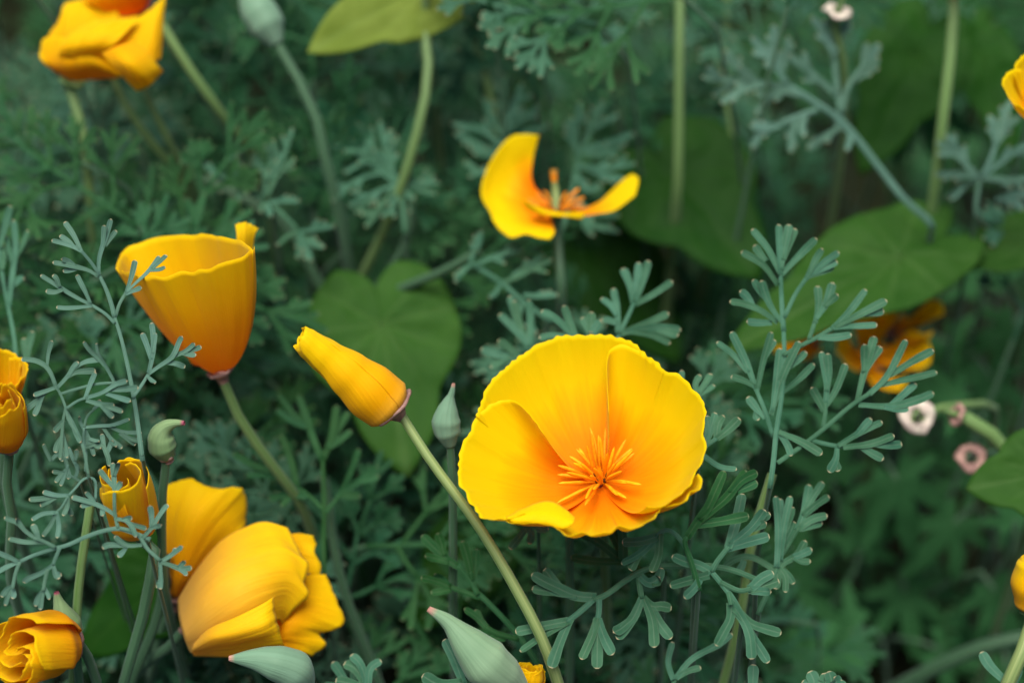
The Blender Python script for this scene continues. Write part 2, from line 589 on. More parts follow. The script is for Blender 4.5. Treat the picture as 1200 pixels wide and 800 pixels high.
# ------------------------------------------------------------------ ground
def ground():
    n, half = 60, 60.0
    verts, faces = [], []
    xs = [-1200.0, -400.0] + [-90 + 180.0 * i / n for i in range(n + 1)] + [400.0, 1200.0]
    ys = [-1200.0, -400.0] + [-60 + 200.0 * i / n for i in range(n + 1)] + [400.0, 2500.0]
    for y in ys:
        for x in xs:
            verts.append(Vector((x, y, 0.7 * noise.noise(Vector((x * 0.12, y * 0.12, 0))) + 0.35 * noise.noise(Vector((x * 0.4, y * 0.4, 5))))))
    k = len(xs)
    for i in range(len(ys) - 1):
        for j in range(k - 1):
            faces.append((i * k + j, i * k + j + 1, (i + 1) * k + j + 1, (i + 1) * k + j))
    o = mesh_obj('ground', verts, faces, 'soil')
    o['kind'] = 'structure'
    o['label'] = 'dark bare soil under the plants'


ground()


# ------------------------------------------------------------------ feathery leaves
def ribbon(verts, faces, uvs, pts, w0, w1, N, stem=False, n=None, thick=0.028, twist=0.0):
    """one lobe: lens-shaped strip, narrow where it leaves its parent, club-shaped with a round tip"""
    n = n or max(6, min(13, 4 + 3 * len(pts)))
    P = crom(pts, n)
    L = [0.0]
    for i in range(1, n):
        L.append(L[-1] + (P[i] - P[i - 1]).length)
    tot = max(L[-1], 1e-6)
    # crowd the last samples so the tip comes out round
    if not stem:
        sam = [i / (n - 3) * 0.93 for i in range(n - 2)] + [0.975, 1.0]
        Q = []
        for s in sam:
            x = s * (n - 1)
            j = min(int(x), n - 2)
            Q.append(P[j].lerp(P[j + 1], x - j))
        P = Q
    else:
        sam = [i / (n - 1) for i in range(n)]
    b = len(verts)
    for i in range(n):
        s = sam[i]
        t = (P[min(i + 1, n - 1)] - P[max(i - 1, 0)]).normalized()
        side = t.cross(N)
        if side.length < 0.05:
            side = t.cross(Vector((0.3, 0.4, 0.86)))
        side.normalize()
        nn = side.cross(t)
        if twist:
            side = (side * math.cos(twist * s) + nn * math.sin(twist * s)).normalized()
            nn = side.cross(t)
        if stem:
            w = w0 + (w1 - w0) * s
            th = 0.42
        else:
            q = min(1, s / 0.8)
            w = w0 + (w1 - w0) * q * q * (3 - 2 * q)
            rem = (1 - s) * tot
            if rem < w * 0.5:
                x = 1 - rem / (w * 0.5)
                w *= math.sqrt(max(0.06, 1 - x * x))
            th = 0.0
        w *= 1 + 0.16 * noise.noise(P[i] * 2.3) if not stem else 1
        h = w * 0.5
        vd = (1 - s) * tot if not stem else 9.0
        if stem:
            tk = h * 0.8
            verts.extend((P[i] - side * h, P[i] + nn * tk * 0.7, P[i] + side * h, P[i] + side * h, P[i] - nn * tk, P[i] - side * h))
        else:
            verts.extend((P[i] - side * h + nn * thick * 0.35, P[i] - nn * thick * 0.1, P[i] + side * h + nn * thick * 0.35, P[i] + side * h + nn * thick * 0.1, P[i] - nn * thick, P[i] - side * h + nn * thick * 0.1))
        uvs.extend(((0.0, vd), (0.5, vd), (1.0, vd), (1.0, vd), (0.5, vd), (0.0, vd)))
    for i in range(n - 1):
        for k in (0, 1, 3, 4):
            a, c = b + i * 6 + k, b + i * 6 + k + 1
            faces.append((a, c, c + 6, a + 6))
    e = b + (n - 1) * 6
    faces.append((e, e + 1, e + 2, e + 4))
    faces.append((b + 4, b + 2, b + 1, b))


def parse(s):
    v = [float(x) for x in s.split()]
    return list(zip(v[0::2], v[1::2]))


def traced_frond(label, ox, oy, sc, dz, stalk, leaflets, wl=(4.5, 8.0), ws=(5, 4), mat='frond', gx=0.0, gy=-0.006, seed=0, group=None, root=True, lean=(1.0, 2.0), bend=0.5, fine=0.58):
    """a feathery leaf: lobes on a tilted, gently domed sheet; gx, gy = depth change per pixel"""
    rng = random.Random(seed + 17)
    first = parse(stalk[0].lstrip('s'))[0]
    cx, cy = ox + first[0] / sc, oy + first[1] / sc
    def D(px, py, k=0.0):
        r = math.hypot(px - cx, py - cy)
        return dz + gx * (px - cx) + gy * (py - cy) + bend * 0.35 * noise.noise(Vector((px * 0.012, py * 0.012, seed))) + bend * 0.25 * noise.noise(Vector((px * 0.03, py * 0.03, seed + 5))) + k
    def pt(x, y, k=0.0):
        px, py = ox + x / sc, oy + y / sc
        return W(px, py, D(px, py, k))
    base = pt(*first)
    tx, ty = W(cx + 20, cy, D(cx + 20, cy)) - W(cx, cy, D(cx, cy)), W(cx, cy - 20, D(cx, cy - 20)) - W(cx, cy, D(cx, cy))
    N0 = tx.cross(ty).normalized()
    o = thing('poppy_leaf', base, label, 'leaf', group)
    v, f, u = [], [], []
    for s in stalk:
        P = [pt(x, y, 0.02) for x, y in parse(s)]
        ribbon(v, f, u, P, ws[0] * PX, ws[1] * PX, N0, True, max(6, 3 * len(P)))
    mesh_obj('leaf_stalk', v, f, mat, o, base, u)
    if root:
        d = to_ground(base, lean)
        r0 = ws[0] * PX * 0.5
        tube('petiole', [base + (pt(*parse(stalk[0])[1]) - base) * 0.15] + d[1:], [r0 * 0.9, r0 * 1.05, r0 * 1.2], 'stem_blue', o, base, 12, 8)
    for g in leaflets:
        leaf_obj = None
        kick = rng.uniform(-0.06, 0.06)
        for s in g:
            v, f, u = [], [], []
            stem = s[0] == 's'
            Pp = parse(s[1:] if stem else s)
            NN = (N0 + Vector((rng.uniform(-.3, .3), rng.uniform(-.3, .3), rng.uniform(-.3, .3)))).normalized()
            tipk = rng.uniform(-0.18, 0.12)
            P = [pt(x, y, kick + tipk * (i / (len(Pp) - 1)) ** 2) for i, (x, y) in enumerate(Pp)]
            if stem:
                ribbon(v, f, u, P, ws[1] * PX * 1.05, ws[1] * PX * 0.95, N0, True, max(6, 3 * len(P)))
            else:
                far = dz > 5
                w0 = wl[0] * rng.uniform(1.2, 1.45) * (fine if far else 1)
                w1 = wl[1] * rng.uniform(1.0, 1.28) * (fine if far else 1)
                if far:
                    ln = (P[-1] - P[0]).length
                    if ln > 0.7:
                        for q0 in (0.35, 0.6):
                            m = crom(P, 21)[int(q0 * 20)]
                            t = (P[-1] - P[0]).normalized()
                            sd2 = t.cross(NN).normalized() * rng.choice((-1, 1))
                            e = m + (t * 0.75 + sd2 * rng.uniform(.45, .75)) * ln * rng.uniform(.24, .36)
                            ribbon(v, f, u, [m, m.lerp(e, .5) + t * .03, e], w0 * PX, w1 * PX, NN, False, 7, 0.03)
                ribbon(v, f, u, P, w0 * PX, w1 * PX, NN, False, None, 0.03, rng.uniform(-.25, .25))
            if leaf_obj is None:
                leaf_obj = mesh_obj('leaflet', v, f, mat, o, base, u)
            else:
                mesh_obj('lobe', v, f, mat, leaf_obj, base, u)
    return o


# --- leaves beside the half-open cup and the furled buds
traced_frond('grey-green feathery leaf whose tips cross in front of the half-open cup flower', 0, 240, 5, -0.6,
    ['835 1500 800 1230 760 1000 715 800 685 700 670 655', '672 660 655 590 620 490 578 405'],
    [['580 410 578 330 598 250 622 180 650 82', '600 250 606 190 612 120', '616 240 650 190 682 150'],
     ['s578 405 540 345 470 262', '472 264 432 180 378 100', '480 272 430 245 370 225 302 208', '432 245 400 212 350 180'],
     ['575 420 520 385 450 365 380 350 308 338', '440 360 400 330 360 318', '450 375 410 385 368 388'],
     ['s672 692 620 640 560 600 515 575', '540 592 450 602 380 605 330 600', '530 582 480 560 400 515 330 470 238 412', '370 498 320 512 268 505', '350 482 330 430 308 412', '530 578 500 510 470 450 450 410'],
     ['s676 655 700 580 740 510', '738 515 770 420 792 325', '738 515 800 455 870 390 935 300', '890 375 940 330 975 295', '880 385 930 380 968 368', '735 525 790 500 830 485'],
     ['s775 1130 820 1070 870 990', '870 985 890 900 900 800 888 690', '885 905 860 820 832 750', '893 870 905 800 910 750', '870 990 940 940 1010 890 1050 800 1068 770', '1005 892 1080 860 1120 830 1140 810', '1080 868 1130 850 1180 830', '1070 872 1110 880 1150 880', '960 925 1030 930 1085 950', '860 1000 890 1030 908 1045']],
    (3.2, 5.4), (5.6, 3.8), 'frond_grey', gx=0.002, gy=-0.004, seed=1, lean=(-1.0, 4))
traced_frond('grey-green feathery leaf bunched beside the tight rosette bud at the frame edge', 0, 380, 5, -0.9,
    ['520 900 480 700 400 560 385 490 350 400 322 362'],
    [['330 368 300 290 265 240 200 210 125 205', '278 245 285 170 305 95'],
     ['335 372 400 300 430 250 460 220', '395 312 450 280 560 270', '430 262 500 220 600 205'],
     ['328 368 270 390 195 415', '275 392 200 460 125 520', '252 418 225 480 200 535'],
     ['s388 492 450 450 500 430', '498 435 530 350 560 280', '498 432 600 400 680 350 745 330', '640 385 720 380 810 370', '620 405 700 430 765 450', '505 445 600 470 670 475', '595 478 660 490 720 510', '595 478 630 510 665 545'],
     ['s345 410 440 380 560 350 680 340', '675 345 630 260 580 180 565 110', '625 252 560 180 525 150 490 100'],
     ['385 492 370 570 365 650 355 790', '386 500 420 570 450 640 475 690', '376 560 340 600 315 630', '366 650 335 700 325 750', '370 640 390 720 395 780']],
    (3.2, 5.6), (3.8, 3.2), 'frond_grey', gx=-0.003, gy=-0.003, seed=2, lean=(0, 4))
traced_frond('small grey-green feathery leaf just above the yellow furled bud', 0, 380, 5, -0.5,
    ['500 860 505 760 490 680 492 605'],
    [['s492 608 510 540 560 490', '545 500 575 470 585 440', '495 603 580 595 660 590 760 555', '640 598 720 630 830 635', '718 638 770 670 835 685', '700 636 760 680 795 705', '605 605 650 670 715 725', '630 640 660 690 680 715'],
     ['493 608 520 670 550 770', '518 668 550 680 580 685', '510 655 500 710 485 740', '528 690 560 710 590 725', '490 612 470 570 465 540'],
     ['500 720 590 700 630 770 640 830', '610 720 600 660 595 640', '630 750 650 700 660 680']],
    (3.0, 4.8), (3.2, 2.8), 'frond_grey', gx=0.002, gy=-0.003, seed=3, lean=(-.5, 4))
traced_frond('grey-green feathery leaf reaching across the stalk below the furled bud', 0, 520, 5, -1.2,
    ['880 560 760 512 690 495 600 510 500 545 400 590 320 612 200 650 110 692'],
    [['s325 606 260 572 200 550', '262 576 150 575 50 555', '215 556 150 510 100 460 25 430', '145 505 110 460 95 440', '230 558 210 510 190 470'],
     ['112 692 50 660 -40 625', '112 692 40 720 -40 765', 's115 690 90 760 72 850', '75 840 50 880 28 945', '78 830 40 850 8 895', '76 850 82 880 72 905'],
     ['s352 604 320 680 310 710', '312 706 250 750 160 790 140 812', 's280 730 265 790 252 860', '255 850 245 900 235 970', '256 850 220 900 206 950', '262 840 282 880 292 908', '312 712 325 760 345 790', '325 750 345 765 360 762'],
     ['s700 492 780 512 830 560 870 620 940 682', '830 555 880 500 920 440 960 380 985 355', '885 492 888 420 878 360', '890 490 920 482 945 475', '832 590 740 592 670 540', '745 598 640 590 600 610', '742 602 720 630 690 660'],
     ['938 690 990 660 1030 630 1070 600', '1005 652 1025 625 1030 608', '938 690 1000 710 1060 730 1125 725', '1045 725 1070 700 1085 685', '1045 730 1080 750 1095 770', '938 688 942 780 940 850', '941 790 925 825 915 835'],
     ['s692 494 675 420 670 350 670 270', '670 280 668 200 660 110', '668 255 620 200 580 150', '668 190 685 140 692 110', '672 285 700 240 715 225', '680 422 620 380 540 345 420 310', '545 350 500 360 470 365', '600 370 600 400 605 420', '560 352 530 310 500 280'],
     ['685 440 740 450 780 500 795 545', '740 455 790 475 860 495', '715 445 750 435 775 435']],
    (3.2, 5.4), (5.4, 4.0), 'frond_grey', gx=-0.001, gy=-0.003, seed=4, lean=(-1.2, 4.5))
traced_frond('little feathery leaf hanging over the dark gap beside the poppy stalk', 0, 520, 5, -0.7,
    ['560 330 560 230 540 200 490 205 440 260 400 302'],
    [['402 300 330 300 250 280', '335 304 250 320 170 325', '335 308 280 340 235 360'],
     ['s400 302 360 370 325 402', '325 402 250 410 185 445', '325 402 300 470 250 540', '332 395 345 480 335 550'],
     ['398 310 395 370 370 420', '394 365 412 395 420 420']],
    (3.2, 5.0), (3.2, 2.8), 'frond_grey', seed=5, lean=(-.3, 3))
traced_frond('sprig of narrow feathery lobes under the bunched leaf', 0, 520, 5, 0.2,
    ['470 220 440 200 400 180', '400 90 395 60'],
    [['400 180 385 100 360 20', '398 120 380 180 355 245', '385 150 350 190 325 225', '395 140 405 180 400 205', '380 170 340 165 305 160'],
     ['440 200 455 150 430 90 400 20', '440 110 455 130 460 160', '440 100 450 60 448 30'],
     ['300 100 270 40 255 0', '300 95 340 60 370 100']],
    (3.0, 4.8), (3, 3), 'frond_grey', seed=6, lean=(0, 4))
traced_frond('tall slim feathery leaf above the yellow bud at the frame edge', 0, 240, 5, 3.0,
    ['95 1050 85 800 40 560 8 380 -10 200'],
    [['50 600 70 430 92 250 80 90', '85 320 130 240 165 150', '72 330 50 250 40 180'],
     ['-5 260 30 120 60 5', '10 380 20 300 5 240'], ['70 480 110 440 140 430', '160 900 170 820 190 740', '150 900 145 830 140 780']],
    (4.5, 7.5), (6, 4.5), 'frond', seed=7, lean=(0, 2))
# --- tall leaf right of the open poppy
traced_frond('tall feathery leaf standing before the big heart-shaped leaf', 820, 240, 2.5, 0.9,
    ['205 830 215 760 225 660 240 560 248 450 246 370', '246 370 240 280 237 200'],
    [['237 205 233 130 232 58', '238 190 250 120 262 58', '246 160 268 100 280 70', '238 205 200 130 153 72', '230 235 185 175 122 137', '195 165 175 140 160 118', '238 205 290 150 342 98'],
     ['s248 330 280 262 312 215', '310 220 340 160 360 128', '312 215 360 172 408 138', '325 205 370 182 402 165', '320 210 360 195 392 178'],
     ['242 345 215 310 195 270 180 222', '228 345 180 310 130 290 88 283', '160 303 140 272 118 252', '212 345 170 345 138 342', '210 300 180 255 155 220'],
     ['s244 440 300 410 340 390 390 360', '388 362 440 310 487 248', '395 358 470 320 548 280', '470 322 510 315 540 310', '395 360 460 355 520 352', '345 388 400 388 445 380', 's320 395 335 350 342 320', '338 345 348 290 345 238', '340 335 370 290 390 228', '365 298 385 280 405 262'],
     ['208 615 230 540 252 480 292 400', '212 605 225 510 235 420', '240 550 290 510 335 465', '258 478 290 452 312 430'],
     ['s216 680 190 600 165 540', '167 545 135 460 92 372', '142 490 100 440 50 402', '162 532 130 515 92 503', '167 545 185 460 210 372', '190 450 205 420 220 395', '192 625 165 595 140 562', '165 605 165 620 172 630'],
     ['s228 755 300 705 370 650 440 590 500 550', '495 555 550 500 605 395', '556 500 620 460 685 425', '530 528 620 508 695 490', '465 585 560 590 640 570 685 550', '560 585 600 552 632 522', '540 592 580 598 612 594', '462 572 485 480 512 385', '484 490 505 450 530 415', '482 490 482 445 482 408'],
     ['s362 652 368 610 368 580', '368 585 372 520 356 430', '372 545 378 490 375 435', '368 590 400 540 428 465', '365 605 345 565 328 535'],
     ['s330 690 380 702 420 708', '405 705 480 660 535 635', '455 678 480 650 502 625', '420 710 500 700 570 675', '500 700 550 704 592 700', '470 708 510 730 538 745', '402 712 398 745 378 782', '399 745 402 765 406 780'],
     ['232 665 300 695 358 730', '236 672 258 705 268 735']],
    (4.8, 8.6), (6.5, 5.2), 'frond', gx=0.001, gy=-0.005, seed=8, lean=(0, 3))
# --- leaves under the open poppy
traced_frond('broad-lobed feathery leaf spread below the wide open poppy', 590, 620, 5, 0.3,
    ['1500 300 1350 240 1200 212 1050 215 930 215 850 230 770 265 700 310 620 370 560 402 520 412'],
    [['545 398 430 390 340 352 250 310 165 262', '335 352 280 285 240 232', '345 368 250 360 168 345', '430 385 330 365 260 340'],
     ['s525 412 450 480 372 540', '375 538 240 565 70 600', '380 535 250 610 98 715', '395 520 335 650 278 810'],
     ['s560 408 560 470 552 530', '553 520 520 620 458 760', '550 525 550 650 548 815', '556 525 590 630 642 732'],
     ['s792 262 800 350 812 402', '812 400 770 500 720 570 665 640', '760 520 690 580 645 602', '818 400 870 450 930 450 985 462', '822 405 872 530 886 690', '868 465 920 560 982 640'],
     ['800 272 850 312 905 290 928 225', '870 305 905 300 912 280']],
    (8.0, 11.0), (6.5, 7.0), 'frond', gx=-0.002, gy=-0.006, seed=9, lean=(2, 3))
traced_frond('feathery leaf tucked right under the front petal of the open poppy', 590, 620, 5, 1.2,
    ['960 260 840 245 790 225 720 190'],
    [['725 190 600 190 500 182 395 165'], ['680 175 560 80 440 20'], ['705 175 660 60 615 -30'], ['700 180 700 80 690 -20']],
    (8.0, 12.0), (6.5, 6.5), 'frond_green', seed=10, lean=(1, 3))
traced_frond('arching feathery leaf beside the lower rim of the open poppy', 590, 620, 5, -0.2,
    ['1120 330 1105 200 1060 95 1000 22 945 5 890 45'],
    [['900 42 800 70 695 75'], ['892 55 800 140 690 200', '795 145 765 195 742 238'], ['915 25 908 150 870 250']],
    (7.5, 10.0), (6.0, 5.5), 'frond', seed=11, lean=(1.5, 3))
traced_frond('green feathery leaf pointing up beside the lower rim of the open poppy', 760, 540, 5, -0.3,
    ['300 760 250 590 212 480 228 442'],
    [['225 448 290 350 350 270 400 160 445 58'], ['300 345 450 220 520 130 575 58', '480 190 550 110 638 65', '520 178 580 150 638 122'], ['285 372 420 352 588 320']],
    (7.0, 10.0), (6.5, 6.0), 'frond_green', gy=0.002, seed=12, lean=(1, 3))
traced_frond('feathery leaf fanned out round a pale node below the tall leaf', 760, 540, 5, -0.4,
    ['560 930 500 815 430 720 370 648'],
    [['s370 650 400 590 470 500', '465 510 515 350 550 190', '462 512 560 480 708 438', '480 490 600 390 682 285', '600 392 660 340 712 305', '590 402 640 380 690 360'],
     ['368 650 300 610 220 590 138 555', '355 665 230 700 125 730', '300 690 270 740 208 800'],
     ['s420 710 530 758 600 748', '580 752 660 735 765 700', '600 745 660 690 732 652', '605 755 680 762 718 765'],
     ['s470 770 485 840', '485 830 480 920 440 1000 395 1080', '488 835 560 940 595 1030 605 1160', '590 1000 640 1080 702 1180', '505 860 600 950 680 980 778 1008']],
    (7.5, 10.0), (7.0, 6.0), 'frond', gy=-0.004, seed=13, lean=(0.5, 2))
traced_frond('cluster of upright feathery lobes before the dark toothed leaves', 760, 540, 5, 1.0,
    ['640 900 700 760 745 650 760 560'],
    [['752 620 762 400 745 205', '770 580 790 400 832 205', '785 500 830 420 855 355', '790 420 825 340 845 268', '760 420 775 340 770 220'],
     ['750 640 800 590 870 550 920 465', '850 562 910 540 958 515', '850 566 900 588 950 588'],
     ['s775 560 830 470 880 390', '870 405 912 300 942 138', '910 305 970 200 1022 122', '905 320 990 250 1058 205', '875 400 960 340 1048 318', '890 395 960 372 1018 358'],
     ['760 620 800 680 802 768', '785 635 820 670 852 718', '755 630 755 700 742 748'], ['745 640 600 560 500 580 440 620', '560 580 545 620 520 660']],
    (6.0, 8.0), (6.0, 5.0), 'frond', seed=14, lean=(0.5, 2))
traced_frond('shaded feathery leaf behind the long bare stalk of the furled poppy', 480, 600, 5, 1.6,
    ['760 900 680 780 620 700 520 590 430 500 382 460'],
    [['s400 482 350 392 280 312', '285 318 200 260 72 135', '205 255 185 180 165 122', '230 292 150 270 92 258'],
     ['s368 400 356 350', '366 395 345 290 310 168', '368 390 388 300 392 215'],
     ['s415 500 300 460 225 432', '240 438 160 405 68 382', '225 430 185 390 148 362', '240 452 180 465 125 470'],
     ['s640 742 520 712 440 668', '448 672 390 610 320 565', '420 645 395 600 380 572', '470 715 350 690 280 658', '560 735 450 740 380 735']],
    (6.5, 9.5), (7.0, 6.5), 'frond_green', gy=-0.004, seed=15, lean=(0, 2))
traced_frond('three rounded lobes hanging out below the open poppy', 480, 600, 5, 1.4,
    ['760 0 715 40 690 85'],
    [['692 80 640 150 588 215'], ['690 80 715 130 700 185'], ['715 50 760 95 815 95']],
    (6, 8), (5, 5), 'frond', seed=16, lean=(0.5, 1))
# --- leaves behind the open poppy
traced_frond('feathery leaf rising just above the rim of the open poppy', 560, 270, 4, 3.0,
    ['600 760 640 560 660 490', '660 490 690 430 732 340'],
    [['730 345 710 250 680 178', '732 340 745 230 755 150', '736 335 775 230 800 142', '738 345 820 300 912 238'],
     ['665 485 780 440 895 388', '690 475 830 455 952 465', '840 462 900 480 940 490', '720 472 820 490 902 528'],
     ['658 480 652 370 635 272', '652 400 620 350 578 318', '654 435 620 422 582 415']],
    (5.5, 8.5), (6, 5), 'frond', seed=17, lean=(0, 2))
traced_frond('short feathery leaf peeping over the top of the open poppy', 560, 270, 4, 2.6,
    ['470 620 462 540 455 500'],
    [['458 505 425 420 402 352', '455 500 360 410 298 378', '450 505 360 492 288 502'], ['465 530 520 510 530 475', '530 485 532 430 532 382', '528 480 510 440 488 408', '532 485 562 440 578 422']],
    (6.5, 9.5), (5, 5), 'frond', seed=18, lean=(0, 2))
traced_frond('feathery leaf behind and beside the open poppy top rim', 560, 270, 4, 4.0,
    ['290 720 260 620 240 545', '240 545 225 500'],
    [['240 548 190 440 148 308', '240 545 248 430 240 325', '222 520 160 450 102 392', '215 500 190 420 170 330'], ['260 610 140 590 15 555', '150 590 100 620 60 640', '200 600 140 545 95 515']],
    (6.5, 9.5), (5.5, 5), 'frond', seed=19, lean=(0, 2))
traced_frond('bits of feathery leaf beyond the far shoulder of the open poppy', 560, 270, 4, 1.6,
    ['1060 900 1050 830 1030 770'],
    [['1032 765 1070 710 1092 672', '1030 765 1020 720 1042 676', '1034 770 1080 745 1108 725'], ['1000 800 958 740 956 655']],
    (5, 7.5), (5, 4.5), 'frond', seed=20, lean=(0, 2))
traced_frond('feathery leaf curling out from behind the side of the open poppy', 760, 440, 3, 0.8,
    ['170 330 190 260 240 220'],
    [['185 270 215 200 235 130', '240 222 290 180 320 150', '200 240 210 180 205 140'], ['190 280 250 320 310 330'], ['238 225 245 170 265 140']],
    (6, 8.5), (6, 5), 'frond', seed=21, lean=(0, 2))
traced_frond('deep green feathery leaf under the leaning furled poppy', 260, 440, 5, 4.2,
    ['600 1200 596 950 600 800 590 480'],
    [['590 490 540 380 500 260 450 115', '512 305 430 240 332 110', '495 300 400 260 322 200'],
     ['592 490 645 350 672 175', '622 428 690 290 742 215', '625 420 700 370 758 322'],
     ['s605 805 670 725 700 680', '698 685 755 560 802 428', '695 692 800 620 912 528', '800 622 860 610 918 588', '690 695 760 702 812 705'],
     ['s592 780 520 710 440 652', '450 658 300 592 140 585', '435 648 330 570 200 530 65 455', '320 568 240 480 168 400', '440 650 400 480 345 345', '500 705 380 700 275 722', '400 705 370 740 348 765']],
    (6.5, 8.5), (6, 5.5), 'frond_green', seed=22, lean=(0, 2))
# --- upper right
traced_frond('large blue-grey feathery leaf drooping towards the bare stalks', 800, 0, 3, 8.6,
    ['880 800 860 770 780 700 700 600 600 470 540 410 450 350 370 300'],
    [['375 302 200 285 70 270', '290 292 200 320 135 362', '230 282 180 220 152 178', '130 275 105 250 88 232'],
     ['372 302 310 210 243 132', '345 255 325 170 320 88', '348 255 365 190 372 130', '420 335 330 320 255 400'],
     ['s475 385 400 412 340 438', '345 436 280 460 245 520', '400 412 385 470 380 535', '345 438 290 450 240 440', '430 400 420 450 430 480'],
     ['s562 430 545 330 532 200', '532 210 525 120 518 40', '542 335 470 270 375 195', '532 190 490 110 455 60', '534 190 560 110 592 70'],
     ['s560 400 580 310 640 225', '638 230 665 190 692 155', '600 285 650 250 690 205', '636 232 640 190 650 150'],
     ['540 420 590 470 575 530', '560 440 500 480 440 520']],
    (9.0, 12.5), (9.5, 8.0), 'frond_grey', gx=0.001, gy=0.0, seed=23, lean=(2, 4), fine=0.72)
traced_frond('blue-grey feathery leaf beside the tall bare stalk', 800, 0, 3, 8.6,
    ['1035 770 1032 720 1045 625'],
    [['1042 628 960 540 895 498', '980 555 950 500 925 475'], ['1042 625 960 610 888 612', '1040 628 980 660 925 692', '985 655 965 680 940 700'], ['s1050 622 1080 570 1105 500', '1103 505 1125 430 1152 355', '1102 510 1090 440 1078 405', '1106 505 1150 440 1182 410'], ['1050 622 1150 632 1240 622', '1060 615 1170 530 1240 500'], ['1100 700 1150 700 1200 735', '1120 700 1170 680 1220 690']],
    (8.5, 11), (7.5, 6.5), 'frond_grey', gy=0.0, seed=24, lean=(1, 2), fine=0.72)
# --- mid background, over the F4 flower
traced_frond('feathery leaf spread behind the half-fallen yellow poppy', 440, 60, 3.6375, 8.6,
    ['780 800 830 640 860 480 885 400'],
    [['885 405 920 330 970 215', '930 330 985 300 1035 270', '880 420 990 390 1100 350', '885 430 960 440 1050 410'], ['860 490 980 500 1108 478', '900 495 980 530 1060 545', '855 520 900 590 960 570'], ['868 460 850 380 870 220', '858 420 830 360 835 285'], ['840 620 930 690 1040 700', '850 640 930 740 1040 770', '880 700 900 760 930 790']],
    (10, 13), (8, 7), 'frond', seed=25, lean=(0, 3))
traced_frond('upright feathery leaf right behind the standing petal of the half-fallen poppy', 440, 60, 3.6375, 9.5,
    ['560 560 550 440 545 340'],
    [['548 345 590 240 625 140', '548 350 620 290 700 235', '546 345 548 240 550 100', '545 360 490 290 465 200'], ['550 420 460 340 330 310', '545 440 440 400 340 350', '560 400 660 340 740 320'], ['555 500 460 520 380 470', '550 460 470 440 400 400']],
    (10, 13), (8, 7), 'frond', seed=26, lean=(0, 3))
traced_frond('dense fan-shaped feathery leaf at the kink of the green leaf stalk', 200, 120, 3.6375, 8.4,
    ['1000 560 985 420 975 335'],
    [['975 345 930 260 890 80', '965 330 880 220 800 90', '968 335 860 240 770 160', '940 300 930 200 930 120', '945 300 940 220 950 160'], ['970 340 850 230 680 180', '960 345 840 260 740 300', '900 300 800 330 690 420'], ['965 350 880 380 760 440', '960 355 900 440 830 530', '900 370 850 420 790 470', '965 360 950 440 900 490'], ['980 340 1060 350 1140 340', '985 345 1070 380 1130 390', '1040 350 1080 320 1090 290'], ['978 350 1030 420 1020 470']],
    (8, 11), (7, 6), 'frond', seed=27, lean=(0, 3))
traced_frond('feathery leaf hanging above the tall ear of the half-open cup flower', 200, 120, 3.6375, 7.6,
    ['420 420 500 500 545 550', '400 420 300 340 250 330'],
    [['545 550 610 540 695 525', '545 555 600 600 655 615', '545 555 580 620 600 675', '540 550 500 570 455 610', '545 560 548 610 540 665'], ['420 425 480 420 548 418', '400 420 390 440 380 470', '410 430 420 460 430 485'], ['260 332 190 300 135 250', '255 335 200 370 165 390', '300 345 290 390 285 425', '280 340 270 250 250 200'], ['400 400 400 300 350 220', '410 400 460 300 530 240', '400 340 430 240 440 160', '420 330 480 230 520 110']],
    (8, 11), (7, 6), 'frond', seed=28, lean=(0, 3))
traced_frond('pale feathery leaf lying between the heart leaf and the half-fallen poppy', 400, 267, 3, 6.5,
    ['740 330 640 260 560 190 450 120'],
    [['640 235 690 240 760 235', '560 195 620 170 740 110', '600 170 660 130 710 95'], ['470 130 540 100 640 75', '450 120 480 60 490 10'], ['560 195 540 230 520 245', '460 125 420 160 400 190'], ['640 260 620 330 640 380', '640 270 600 340 570 320', '660 280 670 330 660 390']],
    (8, 11), (7, 6), 'frond', seed=29, lean=(0, 3))
# bottom edge bits
traced_frond('broad smooth lobes beside the large pale pointed bud', 480, 640, 3.333, -0.4,
    ['260 600 230 560 200 520'],
    [['212 540 175 440 135 362'], ['205 530 120 540 50 502'], ['230 560 240 500 235 480']],
    (8, 12), (6, 6), 'frond', seed=30, lean=(1, 2))
traced_frond('feathery leaf tips rising at the bottom edge beside the shaded stalk', 380, 740, 3, 1.2,
    ['180 260 160 220 150 190'],
    [['150 195 110 130 70 110', '150 190 130 120 95 80'], ['155 200 160 130 200 100'], ['145 200 90 180 40 170']],
    (7, 10), (6, 6), 'frond', seed=31, lean=(1, 2))
traced_frond('thin feathery leaf with curved tips near the pale stalk foot', 480, 640, 3.333, 0.8,
    ['1000 640 1020 560 1040 510'],
    [['1030 520 1010 450 1028 372'], ['1040 515 1100 440 1200 385 1260 340'], ['1045 510 1090 485 1138 472']],
    (5, 7), (6, 5), 'frond', seed=32, lean=(1, 2))
traced_frond('single paddle-shaped lobe and fine tips at the bottom edge', 840, 660, 5, -0.2,
    ['215 900 212 800 210 720'], [['210 725 212 660 215 590'], ['560 760 570 690 545 630', '575 740 640 700 630 640', '640 740 670 690 655 630', '690 740 700 690 690 665', '700 750 720 710 718 680', '560 720 530 700 500 690']],
    (8, 14), (6, 6), 'frond', seed=33, lean=(1, 2))
traced_frond('sparse feathery tips at the foot of the nodding closed poppy', 480 - 200, 760, 4, 1.8,
    ['560 300 540 220 520 170'], [['520 175 480 120 440 60', '525 175 540 110 530 50'], ['530 190 600 140 640 90', '540 200 470 180 400 170']],
    (6, 9), (6, 5), 'frond', seed=34, lean=(1, 2))
